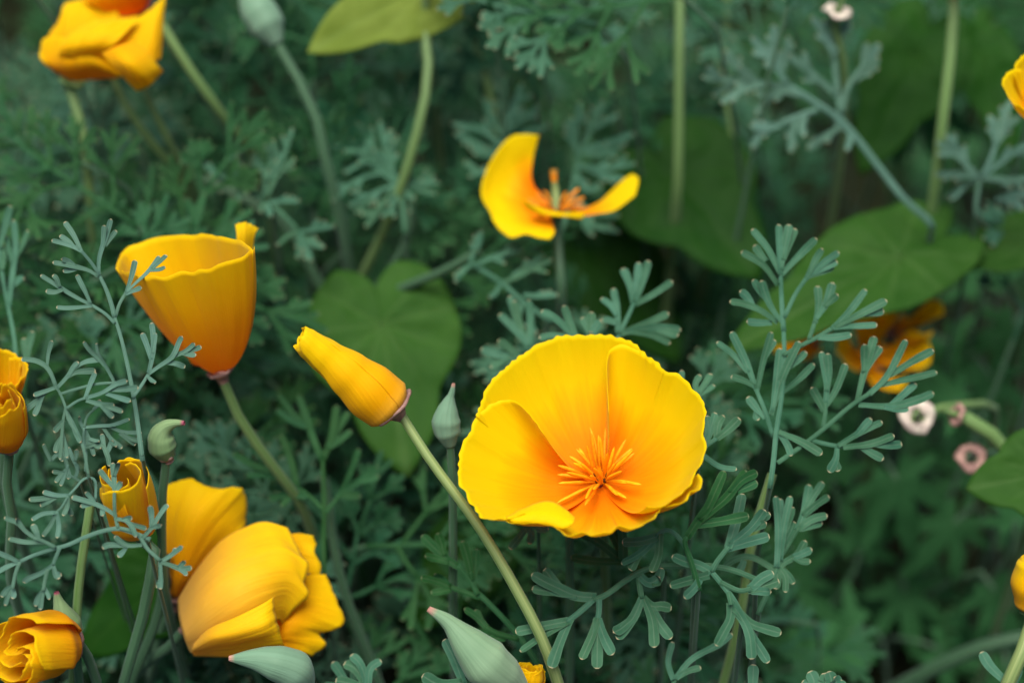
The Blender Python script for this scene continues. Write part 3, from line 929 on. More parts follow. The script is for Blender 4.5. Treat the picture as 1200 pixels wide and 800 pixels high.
traced_frond('short paddle lobes beside the thick pale stalk at the frame corner', 1100, 700, 3, 0.5,
    ['260 400 250 330 240 290'], [['242 300 180 240 150 190'], ['250 320 280 260 265 240']],
    (7, 10), (6, 6), 'frond', seed=35, lean=(1, 2))


# ------------------------------------------------------------------ flowers
def stem_to(parent, origin, path, r, mat='stem', n=20):
    return tube('stem', path, r, mat, parent, origin, n, 12)


# wide open poppy
def open_main():
    z = Z(500, 370, 2.963)
    ang = math.radians(41)
    axis = (-CF * math.cos(ang) + (CR * -0.2 + CU * 0.98).normalized() * math.sin(ang)).normalized()
    base = W(*z(598, 588), 0.9)
    h = 1.85
    o = thing('poppy_flower', base, 'wide open yellow poppy with orange centre and spread stamens', 'flower')
    def rim(pts, dh=0.0):
        return [Wplane(*z(x, y), base + axis * (h + dh), axis) for x, y in pts]
    back = [(175, 345), (192, 300), (215, 243), (270, 182), (330, 140), (390, 98), (460, 72), (530, 68), (600, 66), (635, 69), (700, 88), (755, 128), (800, 166), (822, 190)]
    grid_mesh('petal', rim_petal(base, axis, rim(back, 0.12), 110, 30, 0.72, 1.6, 0.105, 0.02, 0.012, 24, 1, 0.01), 'petal', o, base)
    right = [(632, 330), (626, 230), (626, 150), (645, 108), (700, 104), (765, 142), (825, 190), (875, 205), (922, 252), (955, 290), (965, 345), (957, 400), (966, 450), (948, 510), (926, 545), (905, 590), (855, 630), (805, 655), (760, 655)]
    grid_mesh('petal', rim_petal(base, axis, rim(right, 0.10), 110, 30, 0.723, 1.6, 0.085, 0.02, 0.010, 22, 2, 0.01), 'petal', o, base)
    left = [(405, 405), (352, 335), (312, 299), (270, 290), (228, 303), (190, 332), (165, 362), (154, 400), (127, 430), (121, 470), (109, 520), (109, 565), (130, 600), (145, 640), (173, 668), (188, 695), (230, 704), (280, 700), (340, 682)]
    grid_mesh('petal', rim_petal(base, axis, rim(left, 0.03), 110, 30, 0.75, 1.55, 0.02, 0.025, 0.010, 20, 3, 0.01), 'petal', o, base)
    front = [(270, 690), (285, 712), (350, 716), (400, 716), (450, 730), (492, 760), (540, 745), (572, 755), (640, 745), (668, 722), (702, 736), (752, 716), (792, 692), (812, 664), (862, 652), (900, 634), (914, 608), (944, 598), (954, 570), (940, 545)]
    grid_mesh('petal', rim_petal(base, axis, rim(front, -0.04), 110, 30, 0.74, 1.75, 0.10, 0.02, 0.008, 16, 4, 0.01), 'petal', o, base)
    # the front petal's margin rolls up on one side
    lo = rim([(276, 700), (300, 716), (360, 716), (420, 722), (470, 738), (505, 725)], -0.06)
    hi = rim([(278, 696), (335, 668), (395, 645), (440, 645), (480, 668), (516, 700)], -0.25)
    mid = [a.lerp(b, 0.5) - CF * 0.16 for a, b in zip(lo, hi)]
    grid_mesh('petal', patch([lo, mid, hi], 40, 10, 0.008, 3, 0.0), 'petal', o, base, lambda u, v: (u, 0.8 + 0.2 * math.sin(math.pi * v)))
    c = Wplane(*z(606, 572), base + axis * 0.12, axis)
    stamens(o, c, axis, 34, 1.2, 'stamen', base, 5, (5, 78), 0.044)
    tube('pistil', [c, c + axis * 0.35, c + axis * 0.6], [0.09, 0.07, 0.03], 'stamen', o, base, 8, 8)
    e1, e2, ax = frame(axis)
    for k in range(5):
        a = k * 1.3
        q = c + (e1 * math.cos(a) + e2 * math.sin(a)) * 0.16 + axis * 0.1
        tube('filament_base', [q, q + axis * 0.08, q + axis * 0.16], [0.03, 0.05, 0.015], 'dark', o, base, 6, 6)
    receptacle(o, base - axis * 0.14, axis, 0.26, 'pink', base)
    g = Vector((base.x + 1.2, base.y + 2.2, -0.3))
    stem_to(o, base, [base - axis * 0.4, base - axis * 1.6 - UP * 0.6, base.lerp(g, 0.5) + UP * 0.6, g], [0.11, 0.12, 0.15, 0.17])


open_main()


# furled poppy leaning over on a long stalk
def furled_leaning():
    z = Z(320, 370, 5)
    base, tip = W(*z(722, 556), 0.4), W(*z(112, 98), -0.6)
    axis = (tip - base).normalized()
    o = thing('poppy_flower', base, 'tightly furled yellow poppy leaning on a long bare stalk', 'flower')
    L = (tip - base).length
    prof = prof_from([(0, 0.16), (0.03, 0.5), (0.09, 0.66), (0.28, 0.69), (0.5, 0.585), (0.75, 0.44), (0.92, 0.37), (1.0, 0.30)])
    furl(o, base, axis, L, prof, 'petal_furl', base, 4, 225, 0.16, 55, 7, 0.02, 200, 0.035, 54, 34)
    e1, e2, _ = frame(axis)
    # receptacle cup showing under one side of the petals
    receptacle(o, base + axis * 0.12, (axis + (CU * 0.12 + CR * 0.1)).normalized(), 0.46, 'pink', base, 0.45, 0.13)
    path = [base - axis * 0.15, W(505, 540, 0.3), W(560, 615, 0.2), W(605, 690, 0.2), W(640, 760, 0.5), W(668, 850, 1.8), W(676, 905, 3.2)]
    g = path[-1]
    path.append(Vector((g.x + 0.8, g.y + 2.0, -0.3)))
    stem_to(o, base, path, [0.115, 0.125, 0.145, 0.155, 0.16, 0.165, 0.17, 0.18], 'stem_pale', 40)


furled_leaning()


def half_open_cup():
    z = Z(120, 250, 4)
    base = W(*z(552, 742), 3.0)
    ang = math.radians(70)
    d2 = (CR * (390 - 552) + CU * (742 - 190)).normalized()
    axis = (-CF * math.cos(ang) + d2 * math.sin(ang)).normalized()
    o = thing('poppy_flower', base, 'half-open yellow poppy cup with one petal corner standing up', 'flower')
    h = (W(*z(390, 190), 3.0) - base).length / math.sin(ang)
    def rim(pts, dh=0.0):
        return [Wplane(*z(x, y), base + axis * (h + dh), axis) for x, y in pts]
    back = [(64, 246), (92, 172), (150, 142), (260, 112), (340, 100), (460, 90), (560, 106), (640, 122), (700, 165)]
    grid_mesh('petal', rim_petal(base, axis, rim(back, 0.1), 64, 26, 0.62, 1.15, 0.06, 0.05, 0.005, 9, 11), 'petal_cup', o, base)
    front = [(64, 246), (100, 274), (170, 300), (250, 296), (330, 279), (400, 263), (480, 253), (560, 237), (640, 213), (690, 192), (714, 160)]
    grid_mesh('petal', rim_petal(base, axis, rim(front, 0.0), 90, 30, 0.6, 1.1, 0.1, 0.06, 0.006, 9, 13), 'petal_cup', o, base)
    # petal whose corner sticks up
    d = 3.0
    rows = [[base + axis * 0.05 + CR * 0.02, base + axis * 0.05 + CR * 0.06, base + axis * 0.05 + CR * 0.1],
            [W(*z(600, 560), d - 0.2), W(*z(660, 560), d - 0.1), W(*z(690, 520), d + 0.3)],
            [W(*z(600, 330), d - 0.1), W(*z(670, 320), d - 0.05), W(*z(706, 330), d + 0.2)],
            [W(*z(620, 190), d - 0.2), W(*z(668, 180), d - 0.1), W(*z(706, 190), d + 0.2)],
            [W(*z(630, 110), d - 0.3), W(*z(672, 105), d - 0.15), W(*z(712, 110), d + 0.1)],
            [W(*z(622, 52), d - 0.1), W(*z(672, 42), d - 0.05), W(*z(732, 70), d + 0.1)]]
    grid_mesh('petal', patch(rows, 20, 26, 0.01, 5, 0.03), 'petal_cup', o, base)
    tube('inner_petal_edge', [base + axis * 0.1 - CR * 0.1, W(*z(470, 690), d - 0.25), W(*z(425, 690), d - 0.1), W(*z(410, 670), d)], [0.12, 0.16, 0.14, 0.03], 'petal_rose', o, base, 10, 8)
    receptacle(o, base - axis * 0.0, axis, 0.3, 'pink', base, 0.4, 0.05)
    path = [base - axis * 0.25, W(268, 465, 3.2), W(290, 505, 3.6), W(330, 560, 4.5)]
    path = soil_end(path)
    stem_to(o, base, path, [0.13, 0.14, 0.16, 0.18, 0.2])


half_open_cup()


def half_fallen():
    z = Z(540, 140, 5)
    d = 7.0
    base = W(*z(560, 530), d)
    o = thing('poppy_flower', base, 'half-fallen yellow poppy with one standing petal and bare seed column', 'flower')
    q = lambda x, y, k=0.0: W(*z(x, y), d + k)
    # standing petal: concave, turned towards the stamens; rows from base to margin
    rows = [[q(430, 395, .35), q(470, 440, .2), q(500, 490, 0), q(520, 540, -.2), q(535, 590, -.25)],
            [q(412, 330, .5), q(390, 390, .55), q(385, 460, .4), q(420, 540, -.1), q(540, 625, -.55)],
            [q(425, 220, .5), q(330, 320, .75), q(280, 450, .55), q(350, 580, -.2), q(550, 660, -.75)],
            [q(450, 130, .35), q(270, 230, .65), q(180, 440, .35), q(270, 620, -.45), q(530, 695, -.9)],
            [q(457, 93, .25), q(300, 98, .5), q(175, 245, .4), q(118, 420, .1), q(170, 540, -.2), q(205, 620, -.4), q(290, 692, -.7), q(375, 672, -.85), q(450, 692, -.95), q(520, 702, -1.0)]]
    grid_mesh('petal', patch(rows, 50, 26, 0.012, 21, 0.03), 'petal', o, base)
    # small front petal seen over its folded edge
    rows = [[q(420, 545, -.4), q(520, 560, -.5), q(600, 560, -.4), q(700, 560, -.1)],
            [q(385, 520, -.6), q(480, 560, -.8), q(600, 570, -.8), q(710, 585, -.4)],
            [q(342, 462, -.7), q(440, 505, -.85), q(540, 540, -.8), q(640, 545, -.6), q(738, 545, -.3)]]
    grid_mesh('petal', patch(rows, 36, 12, 0.01, 22, 0.02), 'petal', o, base, lambda u, v: (u, 0.55 + 0.45 * v))
    # narrow petal reaching out sideways
    rows = [[q(560, 500, .2), q(580, 540, -.1)], [q(690, 525, .35), q(700, 565, -.1)], [q(800, 490, .5), q(800, 552, -.1)], [q(870, 430, .6), q(900, 535, -.15)], [q(950, 352, .6), q(985, 475, -.1)], [q(1005, 318, .5), q(1040, 345, .3), q(1035, 400, .1), q(1018, 450, -.1)]]
    grid_mesh('petal', patch(rows, 24, 26, 0.01, 23, 0.03), 'petal', o, base)
    axis = (q(545, 300, -0.3) - base).normalized()
    tube('pistil', [base, q(556, 430), q(548, 360, -.1), q(545, 300, -.2)], [0.12, 0.13, 0.09, 0.1], 'stem_pale', o, base, 12, 8)
    tube('pistil_tip', [q(549, 365, -.12), q(546, 330, -.16), q(545, 296, -.2)], [0.08, 0.1, 0.1], 'stamen_old', o, base, 8, 8)
    stamens(o, base, axis, 16, 0.95, 'stamen_old', base, 9, (45, 88), 0.05)
    receptacle(o, base - axis * 0.05, axis, 0.28, 'stem_blue', base)
    g = Vector((base.x + 0.5, base.y + 2, -0.3))
    stem_to(o, base, [base - axis * 0.3, W(655, 300, d + .2), W(658, 370, d + .8), g], [0.12, 0.13, 0.15, 0.18], 'stem_blue')


half_fallen()


def nodding_closed():
    z = Z(180, 540, 3.075)
    d = 2.4
    q = lambda x, y, k=0.0: W(*z(x, y), d + k)
    base = q(105, 610, 0.3)
    o = thing('poppy_flower', base, 'large closed pale yellow poppy nodding sideways with folded petals', 'flower')
    # upper outer petal
    rows = [[q(86, 500, .5), q(90, 560, -.1), q(108, 630, -.35), q(132, 690, .1)],
            [q(150, 395, .6), q(170, 480, -.7), q(190, 570, -1.0), q(215, 690, -.5)],
            [q(240, 290, .6), q(270, 410, -.9), q(300, 520, -1.25), q(330, 640, -.8)],
            [q(330, 238, .6), q(370, 360, -.7), q(400, 470, -1.0), q(400, 600, -.7)],
            [q(402, 218, .5), q(470, 320, -.3), q(490, 420, -.55), q(450, 570, -.4)],
            [q(484, 240, .5), q(530, 330, .1), q(560, 375, -.1), q(545, 440, -.25), q(560, 482, -.3), q(500, 545, -.2), q(462, 590, 0)]]
    grid_mesh('petal', patch(rows, 60, 34, 0.03, 31, 0.05), 'petal_pale', o, base)
    # lower petal with its free edge folded over
    rows = [[q(142, 660, -.55), q(138, 682, -.5), q(146, 702, .2)],
            [q(200, 602, -1.25), q(200, 650, -1.4), q(220, 705, -.3)],
            [q(300, 560, -1.55), q(300, 630, -1.65), q(310, 706, -.5)],
            [q(395, 512, -1.4), q(400, 610, -1.55), q(400, 704, -.5)],
            [q(432, 488, -1.2), q(442, 560, -1.25), q(462, 640, -1.1), q(486, 695, -.5)]]
    grid_mesh('petal', patch(rows, 30, 26, 0.025, 32, 0.03), 'petal_pale', o, base, lambda u, v: (u, 0.3 + 0.7 * v))
    # inner petals at the mouth
    rows = [[q(400, 480, .5), q(420, 600, .3), q(440, 680, .2)],
            [q(500, 430, .4), q(480, 590, -.1), q(475, 670, 0)],
            [q(560, 410, .6), q(560, 540, .1), q(545, 690, .2)],
            [q(622, 408, .8), q(660, 500, .6), q(688, 572, .5), q(655, 606, .4), q(598, 622, .4), q(622, 660, .4), q(570, 702, .4)]]
    grid_mesh('petal', patch(rows, 40, 22, 0.04, 33, 0.04), 'petal_cup', o, base)
    rows = [[q(380, 300, 1.2), q(400, 380, 1.0), q(420, 440, .9)], [q(500, 262, 1.1), q(510, 330, .9), q(530, 400, .7)], [q(575, 268, 1.0), q(584, 300, 1.0), q(580, 330, .9), q(602, 372, .9), q(598, 420, .9)]]
    grid_mesh('petal', patch(rows, 24, 16, 0.03, 34, 0.04), 'petal_cup', o, base)
    ax = (q(400, 470, 0) - base).normalized()
    receptacle(o, base + ax * 0.35 + CF * 0.1, ax, 0.5, 'pink', base, 0.45, 0.1)
    path = [base + ax * 0.05 + CF * 0.15, q(60, 665, .7), q(10, 700, 1.3), q(-70, 770, 2.2)]
    path = soil_end(path)
    stem_to(o, base, path, [0.13, 0.15, 0.16, 0.17, 0.2], 'stem_blue')


nodding_closed()


def upright_behind():
    z = Z(180, 540, 3.075)
    d = 3.6
    q = lambda x, y, k=0.0: W(*z(x, y), d + k)
    base = q(80, 500, 0.5)
    o = thing('poppy_flower', base, 'deep yellow poppy standing behind the nodding closed one', 'flower')
    rows = [[q(50, 470, .1), q(75, 492, 0), q(100, 480, .1)],
            [q(40, 400, -.1), q(90, 420, -.45), q(150, 420, -.1)],
            [q(32, 280, -.1), q(120, 300, -.6), q(230, 330, 0)],
            [q(34, 170, 0), q(160, 190, -.6), q(310, 260, .2)],
            [q(40, 88, .2), q(130, 62, 0), q(165, 80, -.1), q(240, 100, -.15), q(290, 92, 0), q(326, 110, .2), q(336, 165, .4), q(328, 240, .5)]]
    grid_mesh('petal', patch(rows, 44, 26, 0.035, 41, 0.03), 'petal_cup', o, base)
    rows = [[q(60, 480, .5), q(90, 490, .6), q(110, 470, .7)], [q(30, 300, 1.4), q(100, 310, 1.9), q(210, 330, 1.6)], [q(60, 120, 1.3), q(150, 100, 1.9), q(300, 150, 1.6)]]
    grid_mesh('petal', patch(rows, 30, 18, 0.03, 42, 0.03), 'petal_cup', o, base)
    ax = (q(150, 200, .3) - base).normalized()
    receptacle(o, base + ax * 0.05, ax, 0.3, 'pink', base, 0.4, 0.1)
    path = [base - ax * 0.15, q(50, 560, .8), q(10, 680, 1.4)]
    path = soil_end(path)
    stem_to(o, base, path, [0.12, 0.13, 0.15, 0.2], 'stem_blue')


upright_behind()


def furled_opening():
    z = Z(0, 520, 5)
    base = W(*z(805, 500), 1.1)
    ang = math.radians(43)
    d2 = (CR * -0.02 + CU).normalized()
    axis = (-CF * math.cos(ang) + d2 * math.sin(ang)).normalized()
    o = thing('poppy_flower', base, 'small yellow furled poppy starting to unroll beside a curved green bud', 'flower')
    prof = prof_from([(0, 0.2), (0.06, 0.5), (0.25, 0.66), (0.6, 0.69), (0.85, 0.7), (1.0, 0.68)])
    furl(o, base, axis, 2.35, prof, 'petal_furl', base, 4, 205, 0.62, 15, 12, 0.0, 215, 0.06, 60, 26)
    # loose outer petal on one side
    q = lambda x, y, k=0.0: W(*z(x, y), k)
    rows = [[q(760, 500, .1), q(790, 505, -.1), q(820, 505, -.2)], [q(650, 420, .3), q(690, 430, -.35), q(760, 430, -.55)], [q(590, 320, .4), q(650, 330, -.45), q(730, 350, -.7)], [q(585, 262, .45), q(615, 238, .1), q(650, 240, -.2), q(700, 262, -.6)]]
    grid_mesh('petal', patch(rows, 26, 18, 0.02, 13, 0.02), 'petal_cup', o, base)
    receptacle(o, base, axis, 0.34, 'stem', base, 0.45, 0.05)
    path = [base - axis * 0.35, q(905, 620, .6), q(890, 740, .9), W(168, 720, 1.4), W(140, 820, 2.2)]
    path = soil_end(path)
    stem_to(o, base, path, [0.15, 0.14, 0.12, 0.12, 0.12, 0.15], 'stem_blue')


furled_opening()


def rosette(label, c, tipv, L, R, seed, stem_pts, flare=0.2, spiral=0.8, dz=0.0, mat='petal_rose', az0=30, span=225, rr=0.13, twist=20):
    """rolled bud seen into its mouth: c = pixel of the base, tipv = pixel of the mouth's centre"""
    base = W(*c, dz + 0.6)
    tip = W(*tipv, dz - L * 0.62)
    axis = (tip - base).normalized()
    L = (tip - base).length
    o = thing('poppy_flower', base, label, 'flower')
    prof = prof_from([(0, R * 0.25), (0.1, R * 0.7), (0.4, R * 1.0), (0.8, R * 1.0), (1.0, R * 0.93)])
    furl(o, base, axis, L, prof, mat, base, 4, span, spiral, twist, seed, flare, az0, 0.14, 60, 26)
    receptacle(o, base, axis, R * 0.4, 'pink', base, 0.4, 0.06)
    path = [base - axis * 0.25] + [W(x, y, k) for x, y, k in stem_pts]
    path = soil_end(path)
    stem_to(o, base, path, [rr * 0.9] + [rr] * len(stem_pts) + [rr * 1.3], 'stem_blue')
    return o


rosette('rose-like yellow bud facing outward with a kinked stalk near the frame corner', (82, 752), (14, 768), 1.6, 0.98, 4, [(92, 762, 0.9), (106, 772, 1.1), (113, 785, 1.3), (112, 850, 2.2)], 0.10, 0.8, -0.3, 'petal_cup')
rosette('deep orange-yellow rosette bud cut by the frame edge', (10, 520), (2, 462), 1.3, 0.62, 8, [(2, 545, 0.8), (14, 590, 1.2), (12, 650, 2)], 0.0, 0.75, -0.2, 'petal_cup', az0=150)


# calyx behind the corner rosette, petal flap below it, yellow flower at the edge
def generic_flower(label, base, axis, R, h, seed, stem_end, mat='petal', group=None, rr=0.13, n=4, stem_mat='stem_blue', stam=True, width=56):
    o = thing('poppy_flower', base, label, 'flower', group)
    e1, e2, ax = frame(axis)
    rng = random.Random(seed)
    for k in range(n):
        a0 = math.radians(360 / n * k + rng.uniform(-12, 12))
        rim = []
        hk, Rk = h * rng.uniform(0.85, 1.15), R * rng.uniform(0.92, 1.06)
        for j in range(9):
            s = -1 + j / 4
            a = a0 + math.radians(width) * s
            r = Rk * (1 - 0.22 * abs(s) ** 2.5)
            rim.append(base + (e1 * math.cos(a) + e2 * math.sin(a)) * r + ax * hk * (1 - 0.12 * abs(s) ** 2))
        grid_mesh('petal', rim_petal(base, ax, rim, 44, 18, 0.72, 1.5, 0.06 * (k % 2), 0.06, 0.02, 9, seed + k), mat, o, base)
    if stam:
        stamens(o, base + ax * 0.1, ax, 10, R * 0.4, 'stamen', base, seed, (8, 60), 0.06)
    receptacle(o, base - ax * 0.02, ax, 0.28, 'pink', base)
    path = soil_end([base - ax * 0.3] + stem_end)
    stem_to(o, base, path, [rr] * (len(path) - 1) + [rr * 1.3], stem_mat)
    return o


generic_flower('blurred yellow poppy half hidden behind the edge rosette bud', W(4, 478, 2.6), (UP + CR * 0.1 - CF * 0.1).normalized(), 0.8, 1.5, 51, [W(4, 520, 3.0)], 'petal_cup', width=70, stam=False)


def crumpled_upper():
    z = Z(0, 0, 3)
    d = 6.5
    q = lambda x, y, k=0.0: W(*z(x, y), d + k)
    base = q(250, 275, 0.6)
    o = thing('poppy_flower', base, 'crumpled yellow poppy with a folded flap beside two bare stalks', 'flower')
    rows = [[q(210, 262, .3), q(260, 285, .2), q(330, 280, .2), q(410, 276, .2)], [q(160, 230, 0), q(250, 225, -.5), q(340, 230, -.6), q(425, 270, -.3)], [q(140, 205, 0), q(150, 145, .1), q(210, 130, -.3), q(300, 160, -.6), q(380, 200, -.4), q(430, 268, -.3)]]
    grid_mesh('petal', patch(rows, 34, 20, 0.06, 61, 0.05), 'petal_cup', o, base)
    rows = [[q(250, 270, .9), q(340, 270, .9), q(420, 270, .9)], [q(170, 150, .9), q(300, 160, .4), q(440, 170, .8)], [q(212, 72, 1.0), q(225, 20, 1.2), q(272, 0, 1.2), q(330, 8, 1.1), q(362, 40, 1.0), q(405, 42, .9), q(430, 62, .9), q(490, 58, .9)]]
    grid_mesh('petal', patch(rows, 40, 22, 0.07, 62, 0.05), 'petal_cup', o, base)
    rows = [[q(205, 200, -.5), q(280, 205, -.6), q(360, 195, -.7)], [q(215, 165, -.7), q(300, 160, -1.0), q(400, 160, -1.0)], [q(245, 120, -.6), q(340, 110, -.95), q(440, 120, -.9)], [q(330, 75, -.3), q(400, 68, -.5), q(490, 62, -.4)]]
    grid_mesh('petal', patch(rows, 30, 20, 0.05, 63, 0.04), 'petal_cup', o, base, lambda u, v: (u, 0.75 + 0.25 * v))
    rows = [[q(350, 150, -.6), q(400, 190, -.8), q(520, 220, -.6), q(565, 210, -.2)], [q(400, 110, -.4), q(470, 130, -.5), q(540, 150, -.4), q(572, 130, 0)], [q(490, 60, 0), q(520, 40, .1), q(560, 5, .1), q(582, -20, .2)]]
    grid_mesh('petal', patch(rows, 30, 20, 0.04, 64, 0.03), 'petal_cup', o, base, lambda u, v: (u, 0.6 + 0.4 * v))
    rows = [[q(358, 190, -.9), q(405, 165, -1.1), q(468, 145, -1.0)], [q(400, 235, -1.1), q(450, 215, -1.5), q(520, 190, -1.0)], [q(435, 275, -.9), q(490, 265, -1.3), q(560, 235, -.8)], [q(482, 322, -.5), q(530, 300, -.8), q(574, 250, -.5)]]
    grid_mesh('petal', patch(rows, 30, 20, 0.02, 65, 0.02), 'petal_cup', o, base, lambda u, v: (u, 0.5 + 0.5 * v))
    ax = (q(330, 120, -.3) - base).normalized()
    receptacle(o, base, ax, 0.3, 'stem', base, 0.4)
    path = [base - ax * 0.2, W(92, 130, d + .6), W(103, 200, d + .8), W(108, 260, d + 1.5)]
    path = soil_end(path)
    stem_to(o, base, path, [0.15, 0.15, 0.15, 0.15, 0.17], 'stem')


crumpled_upper()

generic_flower('orange poppy peeping over the crumpled one at the top edge', W(165, 8, 9.0), (UP - CF * 0.2 - CR * .5).normalized(), 1.4, 1.9, 71, [W(192, 40, 9.2), W(228, 92, 9.5), W(262, 150, 10.5)], 'petal_rose', rr=0.13)
generic_flower('yellow poppy cut off beside the blue-grey leaf and tall bare stalk', W(1232, 145, 4.0), (UP - CR * 0.25 - CF * 0.3).normalized(), 1.3, 1.6, 72, [W(1252, 210, 4.5)], 'petal', width=60)
generic_flower('blurred orange poppy in the shade under the big heart-shaped leaf', W(1020, 424, 10.4), (UP * 0.6 - CF * 0.6 + CR * 0.2).normalized(), 1.5, 1.1, 73, [W(1015, 470, 12)], 'petal_cup', width=34)
generic_flower('blurred ragged orange poppy sheltered deeper behind the tall feathery leaf', W(945, 402, 10.6), (UP * 0.8 - CF * .4 - CR * 0.4).normalized(), 1.0, 0.7, 74, [W(955, 460, 12)], 'petal_cup', width=36)
generic_flower('blurred orange poppy just under the lower edge of the heart leaf', W(1048, 385, 10.8), (UP - CF * 0.2 + CR * 0.3).normalized(), 1.2, 1.2, 75, [W(1052, 450, 12.5)], 'petal_cup', width=24)
generic_flower('orange poppy on top of the tall bare stalk', W(1118, -45, 8.5), (UP - CF * 0.1).normalized(), 1.6, 0.9, 76, [W(1117, 30, 8.3), W(1105, 140, 8.6), W(1090, 262, 10.4)], 'petal_rose', rr=0.16, stem_mat='stem')


def edge_buds():
    base = W(1212, 716, 0.6)
    axis = (CU + CR * 0.05 - CF * 0.3).normalized()
    o = thing('poppy_flower', base, 'yellow furled poppy cut by the frame on a thick pale stalk', 'flower')
    furl(o, base, axis, 1.55, prof_from([(0, .2), (.1, .5), (.5, .66), (.85, .58), (1, .4)]), 'petal_furl', base, 4, 230, 0.3, 40, 91, 0, 0, 0.05)
    receptacle(o, base - axis * .05, axis, 0.2, 'stem', base)
    path = [base - axis * .2, W(1204, 750, .5), W(1185, 790, .5), W(1165, 850, 1.2)]
    path = soil_end(path)
    stem_to(o, base, path, [.17, .18, .19, .2, .22], 'stem_pale')
    base = W(622, 822, 0.9)
    axis = (CU - CF * 0.2).normalized()
    o = thing('poppy_flower', base, 'yellow poppy just showing above the bottom edge beside the pale bud', 'flower')
    furl(o, base, axis, 0.95, prof_from([(0, .15), (.2, .3), (.7, .36), (1, .3)]), 'petal_cup', base, 4, 230, 0.4, 30, 92, 0.1, 60, 0.08)
    receptacle(o, base, axis, 0.25, 'pink', base)
    stem_to(o, base, [base - axis * .2, W(622, 870, 1.5), Vector((base.x, base.y + 1.5, -.3))], [.15, .16, .2], 'stem')


edge_buds()


# ------------------------------------------------------------------ buds and spent heads
def bud(label, path, radii, mat, stem_path=None, rr=0.12, cap=None, smat='stem_blue', wob=0.05, cat='bud'):
    base = W(*path[0])
    o = thing('poppy_bud', base, label, cat)
    P = [W(*p) for p in path]
    tube('calyx', P, radii, mat, o, base, 26, 18, wob, len(label))
    ax = (P[1] - P[0]).normalized()
    if cap:
        receptacle(o, base + ax * 0.04, ax, radii[0] * 0.7 + 0.02, cap, base, 0.2, 0.05)
    if stem_path:
        sp = soil_end([base + ax * 0.05] + [W(*p) for p in stem_path])
        stem_to(o, base, sp, [rr * .9] + [rr] * len(stem_path) + [rr * 1.3], smat)
    return o


bud('curved green bud with a purple tip above the unrolling furled poppy', [(196, 536, .9), (190, 522, .75), (189, 508, .6), (196, 499, .5), (206, 495.5, .4), (216, 495.5, .35)], [.2, .35, .32, .2, .11, .055], 'bud_green', [(191, 570, 1.2), (190, 640, 1.8)], .12, 'pink')
bud('pointed grey-green bud beside the rim of the open poppy', [(528, 522, 1.4), (524, 505, 1.3), (523, 490, 1.2), (526, 472, 1.1), (530, 458, 1.0), (531.5, 449, .95)], [.14, .33, .36, .24, .09, .04], 'bud', [(530, 545, 1.6), (531, 620, 2.2), (531, 700, 3)], .11)
bud('large pale pointed bud rising from the bottom edge', [(607, 806, .2), (588, 790, -.1), (570, 776, -.35), (548, 753, -.5), (525, 728, -.6), (502, 713, -.65)], [.3, .52, .6, .42, .2, .07], 'bud_pale', [(616, 830, .6), (622, 870, 1.2)], .15, 'pink')
bud('blurred grey-green bud hanging at the top on a curved stalk', [(325, 52, 8.0), (318, 40, 8.0), (308, 22, 8.0), (296, 2, 8.0), (284, -25, 8.0)], [.2, .52, .55, .35, .08], 'bud', [(345, 85, 8.0), (368, 130, 8.0), (381, 185, 8.2), (398, 250, 9.0), (408, 310, 10)], .145)
bud('green pointed bud behind the rose-like corner bud', [(84, 742, .7), (78, 728, .6), (72, 714, .5), (68, 702, .45), (66, 693, .4)], [.3, .34, .25, .14, .06], 'bud_green', [(90, 770, 1.0), (98, 850, 2)], .12, 'pink')
bud('smooth green bud lying under the nodding closed poppy', [(356, 800, .6), (345, 785, .3), (325, 777, .1), (300, 772, 0), (268, 771, -.1)], [.3, .5, .42, .24, .06], 'bud', [(362, 830, 1.2)], .14)


def spent(label, px, py, dz, r, mat, stem_path, ax2, rr=0.12, smat='stem'):
    """the flared rim left when the petals have dropped, with a short seed column"""
    base = W(px, py, dz)
    axis = (CR * ax2[0] + CU * ax2[1] - CF * ax2[2]).normalized()
    o = thing('spent_poppy_head', base, label, 'seed head')
    e1, e2, ax = frame(axis)
    verts, faces, uvs = [], [], []
    N, K = 28, 8
    for i in range(N):
        a = 2 * math.pi * i / N
        for k in range(K):
            b = 2 * math.pi * k / K
            q = r + r * (0.46 + 0.22 * noise.noise(Vector((math.cos(a) * 2, math.sin(a) * 2, r * 20)))) * math.cos(b) * (1 + .15 * math.sin(3 * a))
            verts.append(base + (e1 * math.cos(a) + e2 * math.sin(a)) * q + ax * (r * 0.26 * math.sin(b) + .04 * math.sin(4 * a)))
            uvs.append((i / N, k / K))
    for i in range(N):
        for k in range(K):
            a, b = i * K + k, i * K + (k + 1) % K
            c, d = ((i + 1) % N) * K + (k + 1) % K, ((i + 1) % N) * K + k
            faces.append((a, b, c, d))
    mesh_obj('rim', verts, faces, mat, o, base, uvs)
    tube('cup', [base - ax * r * 1.3, base - ax * r * .5, base - ax * r * .05, base + ax * r * .05], [rr, r * .7, r * .95, 0.02], smat, o, base, 8, 14)
    tube('seed_column', [base - ax * .2, base + ax * r * 1.0, base + ax * r * 1.9], [.09, .1, .04], smat, o, base, 8, 8)
    sp = soil_end([base - ax * r * 1.2] + [W(*p) for p in stem_path])
    stem_to(o, base, sp, [rr] * (len(sp) - 1) + [rr * 1.3], smat)


